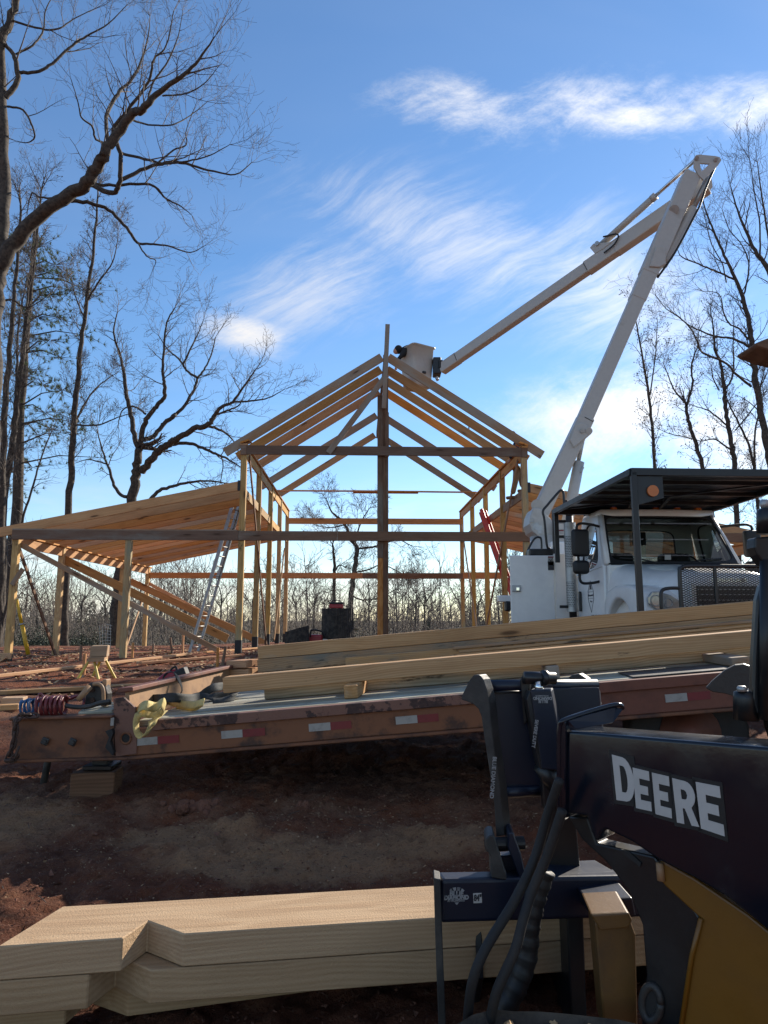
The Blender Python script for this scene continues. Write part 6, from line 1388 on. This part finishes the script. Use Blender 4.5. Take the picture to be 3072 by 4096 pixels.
# ------------------------------------------------------------------ ladders
def ladder(name, label, A, Bp, side, wid, mat, rmat, n, rail=(.03, .085), split=None):
    A, Bp = Vector(A), Vector(Bp); sd = Vector(side).normalized(); t = thing(name, label, 'ladder', A); d = (Bp - A).normalized(); nn = d.cross(sd)
    for s in (-1, 1):
        beam('rail', A + sd * s * wid / 2, Bp + sd * s * wid / 2, rail[0], rail[1], mat, t, nn)
        if split: beam('fly_rail', A.lerp(Bp, split[0]) + sd * s * (wid / 2 - .035) + nn * split[2], A.lerp(Bp, split[1]) + sd * s * (wid / 2 - .035) + nn * split[2], rail[0], rail[1], mat, t, nn)
    for i in range(n):
        c = A.lerp(Bp, (i + .5) / n); tube('rung', [c - sd * (wid / 2 + .01), c + sd * (wid / 2 + .01)], .017, rmat, t, 8)
    return t
lA, lB = P(775, 2606, 19.6), P(958, 1985, 20.6); lA.z = gz(lA.x, 19.6) - .02
ladder('extension_ladder', 'aluminium extension ladder leaning against the left wall of the frame', lA, lB, (.30, .95, 0), .42, M_ALU, M_ALU, 16, split=(.45, .98, .05))
lA, lB = P(2035, 2330, 21.2), P(1932, 2040, 23.0)
gA = lA + (lA - lB) * .42; gA.z = max(gA.z, gz(gA.x, gA.y))
ladder('extension_ladder', 'red fibreglass ladder leaning inside the right wall of the frame', gA, lB, (.42, .9, 0), .40, M_REDF, M_ALU, 16, (.05, .12), (.3, .98, .07))
# ------------------------------------------------------------------ stumps, saws and site clutter
def stump(name, label, u0, u1, vt, vb, Y, seed, lean=0.0, slant=0.0):
    rg = random.Random(seed); a_, b_ = P(u0, vb, Y), P(u1, vb, Y); r_ = (b_.x - a_.x) / 2; c = (a_ + b_) / 2; zt2 = P((u0 + u1) / 2, vt, Y).z; zb2 = gz(c.x, Y) - .1
    N, Mh = 72, 14; V, Fc = [], []
    for j in range(Mh + 1):
        t_ = j / Mh; z_ = zb2 + (zt2 - zb2) * t_
        for i in range(N):
            a = 2 * math.pi * i / N; rid = noise.noise(Vector((math.cos(a) * 9, math.sin(a) * 9, z_ * 1.6 + seed))) * .055 + abs(math.sin(a * 17 + z_ * 2 + 2 * noise.noise(Vector((z_ * 3, a, seed))))) * .035
            rr2 = r_ * (1.0 + .10 * (1 - t_) ** 3 + rid); V.append(Vector((c.x + rr2 * math.cos(a) + lean * t_, Y + rr2 * math.sin(a), z_ + (slant * math.cos(a) if j == Mh else 0))))
    for j in range(Mh):
        for i in range(N): Fc.append((j * N + i, j * N + (i + 1) % N, (j + 1) * N + (i + 1) % N, (j + 1) * N + i))
    t = thing(name, label, 'stump', (c.x, Y, zb2)); from_lists('bark', V, Fc, M_BARKD, t)
    top = [V[Mh * N + i] * .93 + (Vector((c.x + lean, Y, zt2)) * .07) for i in range(N)]; tc = Vector((c.x + lean, Y, zt2 + .004)); 
    from_lists('cut_face', [V[Mh * N + i] for i in range(N)] + [tc], [(i, (i + 1) % N, N) for i in range(N)], M_CHIP, t)
    return c, zt2, r_
c1_, zt1, r1_ = stump('tree_stump', 'tall thick dark stump standing before the frame', 1288, 1412, 2434, 2590, 15.5, 3)
c2_, zt2_, r2_ = stump('tree_stump', 'short broken dark stump left of the tall stump', 1146, 1240, 2515, 2600, 14.8, 6, -.04, .07)
tb_ = thing('tool_case', 'small red and black tool case on top of the tall stump', 'case', (c1_.x - .05, c1_.y, zt1))
box('case_body', (c1_.x - .03, c1_.y - .1, zt1 + .05), (.30, .2, .09), M_REDP, tb_, None, .015, 2); box('case_lid', (c1_.x - .03, c1_.y - .1, zt1 + .115), (.32, .22, .04), M_DBLACK, tb_, None, .012, 2)
tube('case_handle', spline([(c1_.x - .12, c1_.y - .1, zt1 + .13), (c1_.x - .1, c1_.y - .1, zt1 + .165), (c1_.x + .04, c1_.y - .1, zt1 + .165), (c1_.x + .06, c1_.y - .1, zt1 + .13)], 5), .01, M_DBLACK, tb_, 6)
def rock(name, label, c, s, mat, seed, cat='rock', sub=3, amp=.5, fz=1.0):
    bm = bmesh.new(); bmesh.ops.create_icosphere(bm, subdivisions=sub, radius=1)
    for v in bm.verts:
        n_ = noise.fractal(v.co * 1.4 + Vector((seed, 0, 0)), .8, 2, 4); v.co = Vector((v.co.x * s[0], v.co.y * s[1], v.co.z * s[2])) * (1 + amp * n_)
    return tag(from_bm(name, bm, mat, None, Matrix.Translation(Vector(c))), label, cat)
csx, csz = P(1262, 2555, 15.2).x, gz(-1.4, 15.2)
cs_ = thing('chainsaw', 'red chainsaw lying on the ground between the two stumps', 'chainsaw', (csx, 15.2, csz))
zs_ = P(1262, 2555, 15.2).z - .06
box('chainsaw_body', (csx, 15.2, zs_ + .05), (.30, .2, .2), M_REDP, cs_, None, .04, 3); tube('front_handle', spline([(csx - .1, 15.1, zs_ + .1), (csx - .08, 15.1, zs_ + .24), (csx + .12, 15.12, zs_ + .22), (csx + .2, 15.15, zs_ + .1)], 6), .018, M_DBLACK, cs_, 8)
beam('guide_bar', (csx + .15, 15.2, zs_ + .02), (csx + .55, 15.25, zs_ - .02), .01, .08, M_STEEL, cs_); box('chainsaw_base', (csx, 15.2, zs_ - .1), (.3, .22, .14), W_DARK, cs_)
# sawhorse with a block on top
shY = 11.6; sp0 = P(395, 2600, shY); gzz_ = gz(sp0.x, shY)
shz0 = P(395, 2635, shY).z
sw_ = thing('sawhorse', 'yellow metal-legged sawhorse carrying a pale block', 'sawhorse', (sp0.x, shY, gzz_))
box('top_rail', (sp0.x, shY, shz0 + .0), (.24, .5, .07), W_PALE, sw_, Matrix.Rotation(.25, 4, 'Z'))
for (u, v, dy_, ut) in ((300, 2775, -.22, 360), (395, 2735, -.15, 375), (365, 2720, .3, 405), (462, 2742, .2, 420)):
    foot = P(u, v, shY + dy_); foot.z = gz(foot.x, shY + dy_) - .02; topp = P(ut, 2636, shY + dy_ * .3)
    beam('leg', foot, topp, .035, .035, M_YEL if False else MATS['yellow_leg'] if 'yellow_leg' in MATS else paint('yellow_leg', (.62, .45, .08), (.45, .3, .06), .5), sw_, (0, 1, 0))
tag(box('timber_block', (sp0.x + .02, shY, shz0 + .035 + .09), (.25, .35, .17), W_PALE, None, Matrix.Rotation(.25, 4, 'Z')), 'pale timber block sitting on the sawhorse', 'block')
# stakes and boards on the ground
def G(u, v, z=None):
    """pixel to the ground"""
    Y = 8.0
    for _ in range(40):
        p = P(u, v, Y); 
        r_ = ray(u, v); zt = gz(p.x, Y); Y = max(3, min(30, Y + ((EYE.z - zt) / max(.01, -r_.z / r_.y) - Y) * .5))
    p = P(u, v, Y); p.z = gz(p.x, Y); return p
for i, (u, vt, vb, lab, tl) in enumerate(((335, 2615, 2690, 'wooden stake just left of the sawhorse', 0), (322, 2580, 2622, 'thin stake left of the middle wing post', 0), (530, 2570, 2610, 'stake right of the middle wing post', 0), (885, 2585, 2660, 'leaning brown stake in front of the left corner post', .05), (870, 2590, 2655, 'straight stake touching the leaning brown stake', 0), (612, 2575, 2610, 'small stake near the far wing posts', 0), (730, 2530, 2612, 'stake left of the ladder foot', 0), (690, 2550, 2608, 'pale offcut stake left of the ladder', -.05))):
    Yk = {0: 12.6, 1: 17, 2: 17.4, 3: 13.5, 4: 13.6, 5: 19, 6: 18.3, 7: 18.8}[i]; b_ = P(u, vb, Yk); t_ = P(u, vt, Yk); b_.z = min(b_.z, gz(b_.x, Yk)) - .05
    tag(beam('stake', b_, Vector((b_.x + tl * 1.5, Yk, t_.z)), .05, .045, W_WARM if i % 2 == 0 else W_DARK, None, (0, 1, 0)), lab, 'stake', 'site stakes')
def gboard(label, u0, v0, u1, v1, w_, h_, mat, lift=0.0):
    a_, b_ = G(u0, v0), G(u1, v1); up_ = Vector((0, 0, h_ / 2 + .015 + lift)); return tag(beam('board', a_ + up_, b_ + up_, w_, h_, mat, None), label, 'board', 'boards lying on the ground')
gboard('long pale board on the mud beyond the trailer tongue', -60, 2785, 660, 2748, .2, .05, W_PALE)
gboard('long thin form board on the mound nearest the posts', -40, 2722, 760, 2625, .10, .05, W_NEW, .02)
gboard('short board end at the left edge beside the tongue', -80, 2850, 75, 2842, .14, .06, W_PALE)
gboard('form board lying on the far edge of the mound', 560, 2660, 960, 2628, .12, .05, W_WARM)
gboard('board lying flat before the left corner post', 820, 2614, 1120, 2590, .12, .04, W_NEW)
gboard('pale scrap board at the foot of the middle wing post', 470, 2622, 640, 2612, .12, .03, W_PALE)
g_ = G(55, 2830); tag(box('timber_block', g_ + Vector((0, 0, .06)), (.24, .2, .12), W_PALE, None, Matrix.Rotation(.2, 4, 'Z')), 'pale block on the mud behind the blue hose', 'block')
a_, b_ = P(-20, 2622, 17.4), P(45, 2625, 17.4); tag(beam('batter_board', a_, b_, .05, .14, W_NEW, None), 'short batter board beside the outer left post', 'board')
a_, b_ = P(-15, 2660, 17.4), P(25, 2628, 17.35); a_.z = gz(a_.x, 17.4) - .05; tag(beam('stake', a_, b_, .05, .10, W_NEW, None, (0, 1, 0)), 'slanting stake propping the batter board at the left edge', 'stake')
a_, b_ = P(66, 2396, 20.4), P(112, 2640, 20.4); b_.z = gz(b_.x, 20.4); ys = thing('adjustable_prop', 'bright yellow adjustable strut leaning by the outer left post', 'strut', b_)
MY = paint('bright_yellow', (.62, .36, .02), (.5, .28, .02), .45); m_ = a_.lerp(b_, .45); tube('inner_tube', [a_, m_], .045, MY, ys, 10); tube('outer_tube', [m_, b_], .06, MY, ys, 10); tube('collar', [m_ + (a_ - m_) * .02, m_ - (a_ - m_) * .04], .07, M_STEEL, ys, 10)
# red tool beyond the bulkhead, wire panel, lifting hook on a rafter
rt_ = Tr(x_n - .12, 1.75, .10); rtt = thing('power_tool', 'red and black cordless tool lying beyond the trailer bulkhead', 'tool', rt_)
tube('tool_body', spline([P(632, 2745, 6.65), P(665, 2715, 6.7), P(700, 2700, 6.72), P(720, 2700, 6.72)], 5), [.04] * 3 + [.055] * 13 if False else .055, M_REDP, rtt, 12)
box('tool_battery', P(728, 2695, 6.7), (.11, .12, .10), M_DBLACK, rtt, Matrix.Rotation(-.4, 4, 'Y'), .015, 2); tube('tool_handle', spline([P(676, 2692, 6.7), P(690, 2672, 6.7), P(704, 2668, 6.7), P(708, 2690, 6.7)], 5), .010, M_DBLACK, rtt, 7)
beam('tool_rest', P(610, 2765, 6.7), P(760, 2735, 6.72), .2, .10, W_DARK, rtt)
wp = thing('wire_panel', 'bent roll of welded wire mesh standing behind the middle wing post', 'wire mesh', P(420, 2600, 24))
V, Fc = [], []
for i in range(9): tube_data(spline([P(395 + i * 1.5, 2500 + i * 13, 24), P(420, 2500 + i * 13 - 4, 24.2), P(448 - i, 2503 + i * 12, 24)], 4), .008, 3, False, V, Fc)
for i in range(5): tube_data([P(398 + i * 11, 2498, 24.1), P(402 + i * 10, 2612, 24.1)], .007, 3, False, V, Fc)
from_lists('wires', V, Fc, M_STEEL, wp)
hk = P(1868, 1712, 20.05); tag(tube('lifting_hook', spline([hk + Vector(q_) for q_ in ((-.14, -.06, .16), (.02, -.06, .12), (.05, -.06, .0), (.03, -.06, -.18), (-.02, -.06, -.2), (-.03, -.06, -.08))], 6), .018, M_BLACK, None, 8), 'black steel hook clamp hanging on a right-hand rafter', 'clamp')
# ------------------------------------------------------------------ clods, chips and leaf litter
rg = random.Random(12)
M_CLOD = paint('clod', (.15, .062, .036), (.075, .034, .022), .95, nscale=20, bump=.8, bscale=60)
for i, (u, v, s, lab) in enumerate(((760, 3235, .11, 'largest lumpy clay clod on the sawdust ridge'), (705, 3228, .06, 'small clod left of the largest clod'), (815, 3246, .05, 'small clod right of the largest clod'), (1225, 3222, .05, 'pointed clod on the second sawdust ridge'))):
    p = G(u, v); bm = bmesh.new()
    for k_ in range(9 if s > .08 else 4):
        d_ = Vector((rg.gauss(0, s * .6), rg.gauss(0, s * .4), abs(rg.gauss(0, s * .16)) - s * .15)); rs = s * rg.uniform(.28, .6)
        r_ = bmesh.ops.create_icosphere(bm, subdivisions=3, radius=rs, matrix=Matrix.Translation(d_) @ Matrix.Rotation(rg.uniform(0, 6), 4, rdir(rg)) @ Matrix.Diagonal((1.25, 1, .8, 1)))
        for v_ in r_['verts']: v_.co += (v_.co - d_).normalized() * rs * (.35 * noise.fractal(v_.co * 22 + Vector((i, k_, 0)), .6, 2, 4))
    tag(from_bm('clay_clod', bm, M_CLOD, None, Matrix.Translation(p)), lab, 'clod')
V, Fc = [], []
def bit(c, s):
    k0 = len(V)
    d = [rdir(rg) * s * rg.uniform(.6, 1.2) for _ in range(4)]
    for q_ in d: V.append(c + Vector((q_.x, q_.y, q_.z * .6)))
    Fc.extend([(k0, k0 + 1, k0 + 2), (k0, k0 + 2, k0 + 3), (k0, k0 + 3, k0 + 1), (k0 + 1, k0 + 3, k0 + 2)])
for i in range(15000):
    x, y_ = rg.uniform(-4.5, 2.8), 2.6 + abs(rg.gauss(0, 2.0))
    if y_ > 9: continue
    bit(Vector((x, y_, gz(x, y_) + fine(x, y_) + .003)), rg.uniform(.003, .013) * (2.6 if rg.random() < .05 else 1))
o = from_lists('mud_crumbs', V, Fc, M_CLOD); tag(o, 'loose crumbs of red clay scattered over the mud', 'crumbs', kind='stuff')
V, Fc = [], []
for i in range(11000):
    x, y_ = rg.uniform(-12, 1.5), rg.uniform(9.5, 24)
    if noise.noise(Vector((x * .5, y_ * .5, 4))) < -.12: continue
    c = Vector((x, y_, gz(x, y_) + fine(x, y_) + .012)); a = rg.uniform(0, 6.28); s = rg.uniform(.02, .05); t1 = Vector((math.cos(a), math.sin(a), rg.uniform(-.5, .5))) * s; t2 = Vector((-math.sin(a), math.cos(a), rg.uniform(-.5, .7))) * s * .7
    k0 = len(V); V += [c - t1, c + t2, c + t1, c - t2]; Fc.append((k0, k0 + 1, k0 + 2, k0 + 3))
o = from_lists('leaf_litter', V, Fc, M_LEAF); tag(o, 'dry brown leaf litter over the mound under the frame', 'leaves', kind='stuff')
V, Fc = [], []
for i in range(130):
    x, y_ = rg.uniform(-3.5, 2.4), rg.uniform(2.7, 7); c = Vector((x, y_, gz(x, y_) + fine(x, y_) + .008)); a = rg.uniform(0, 6.28); L = rg.uniform(.015, .06); d = Vector((math.cos(a), math.sin(a), rg.uniform(-.1, .2))); tube_data([c - d * L, c + Vector((0, 0, .004)), c + d * L], [.0015, .0022, .0015], 4, False, V, Fc)
o = from_lists('wood_splinters', V, Fc, M_BARK); tag(o, 'thin twigs and wood splinters strewn over the mud', 'splinters', kind='stuff')
V, Fc = [], []
for i in range(4200):
    x, y_ = rg.gauss(-.4, 1.3), rg.gauss(4.35, .45)
    if y_ < 3.4 or y_ > 5.4: continue
    bit(Vector((x, y_, gz(x, y_) + fine(x, y_) + .003)), rg.uniform(.003, .010) * (2.2 if rg.random() < .05 else 1))
o = from_lists('sawdust_lumps', V, Fc, paint('sawdust', (.34, .22, .125), (.22, .14, .08), .95)); tag(o, 'pale lumps of sawdust and sand in front of the trailer', 'sawdust', kind='stuff')
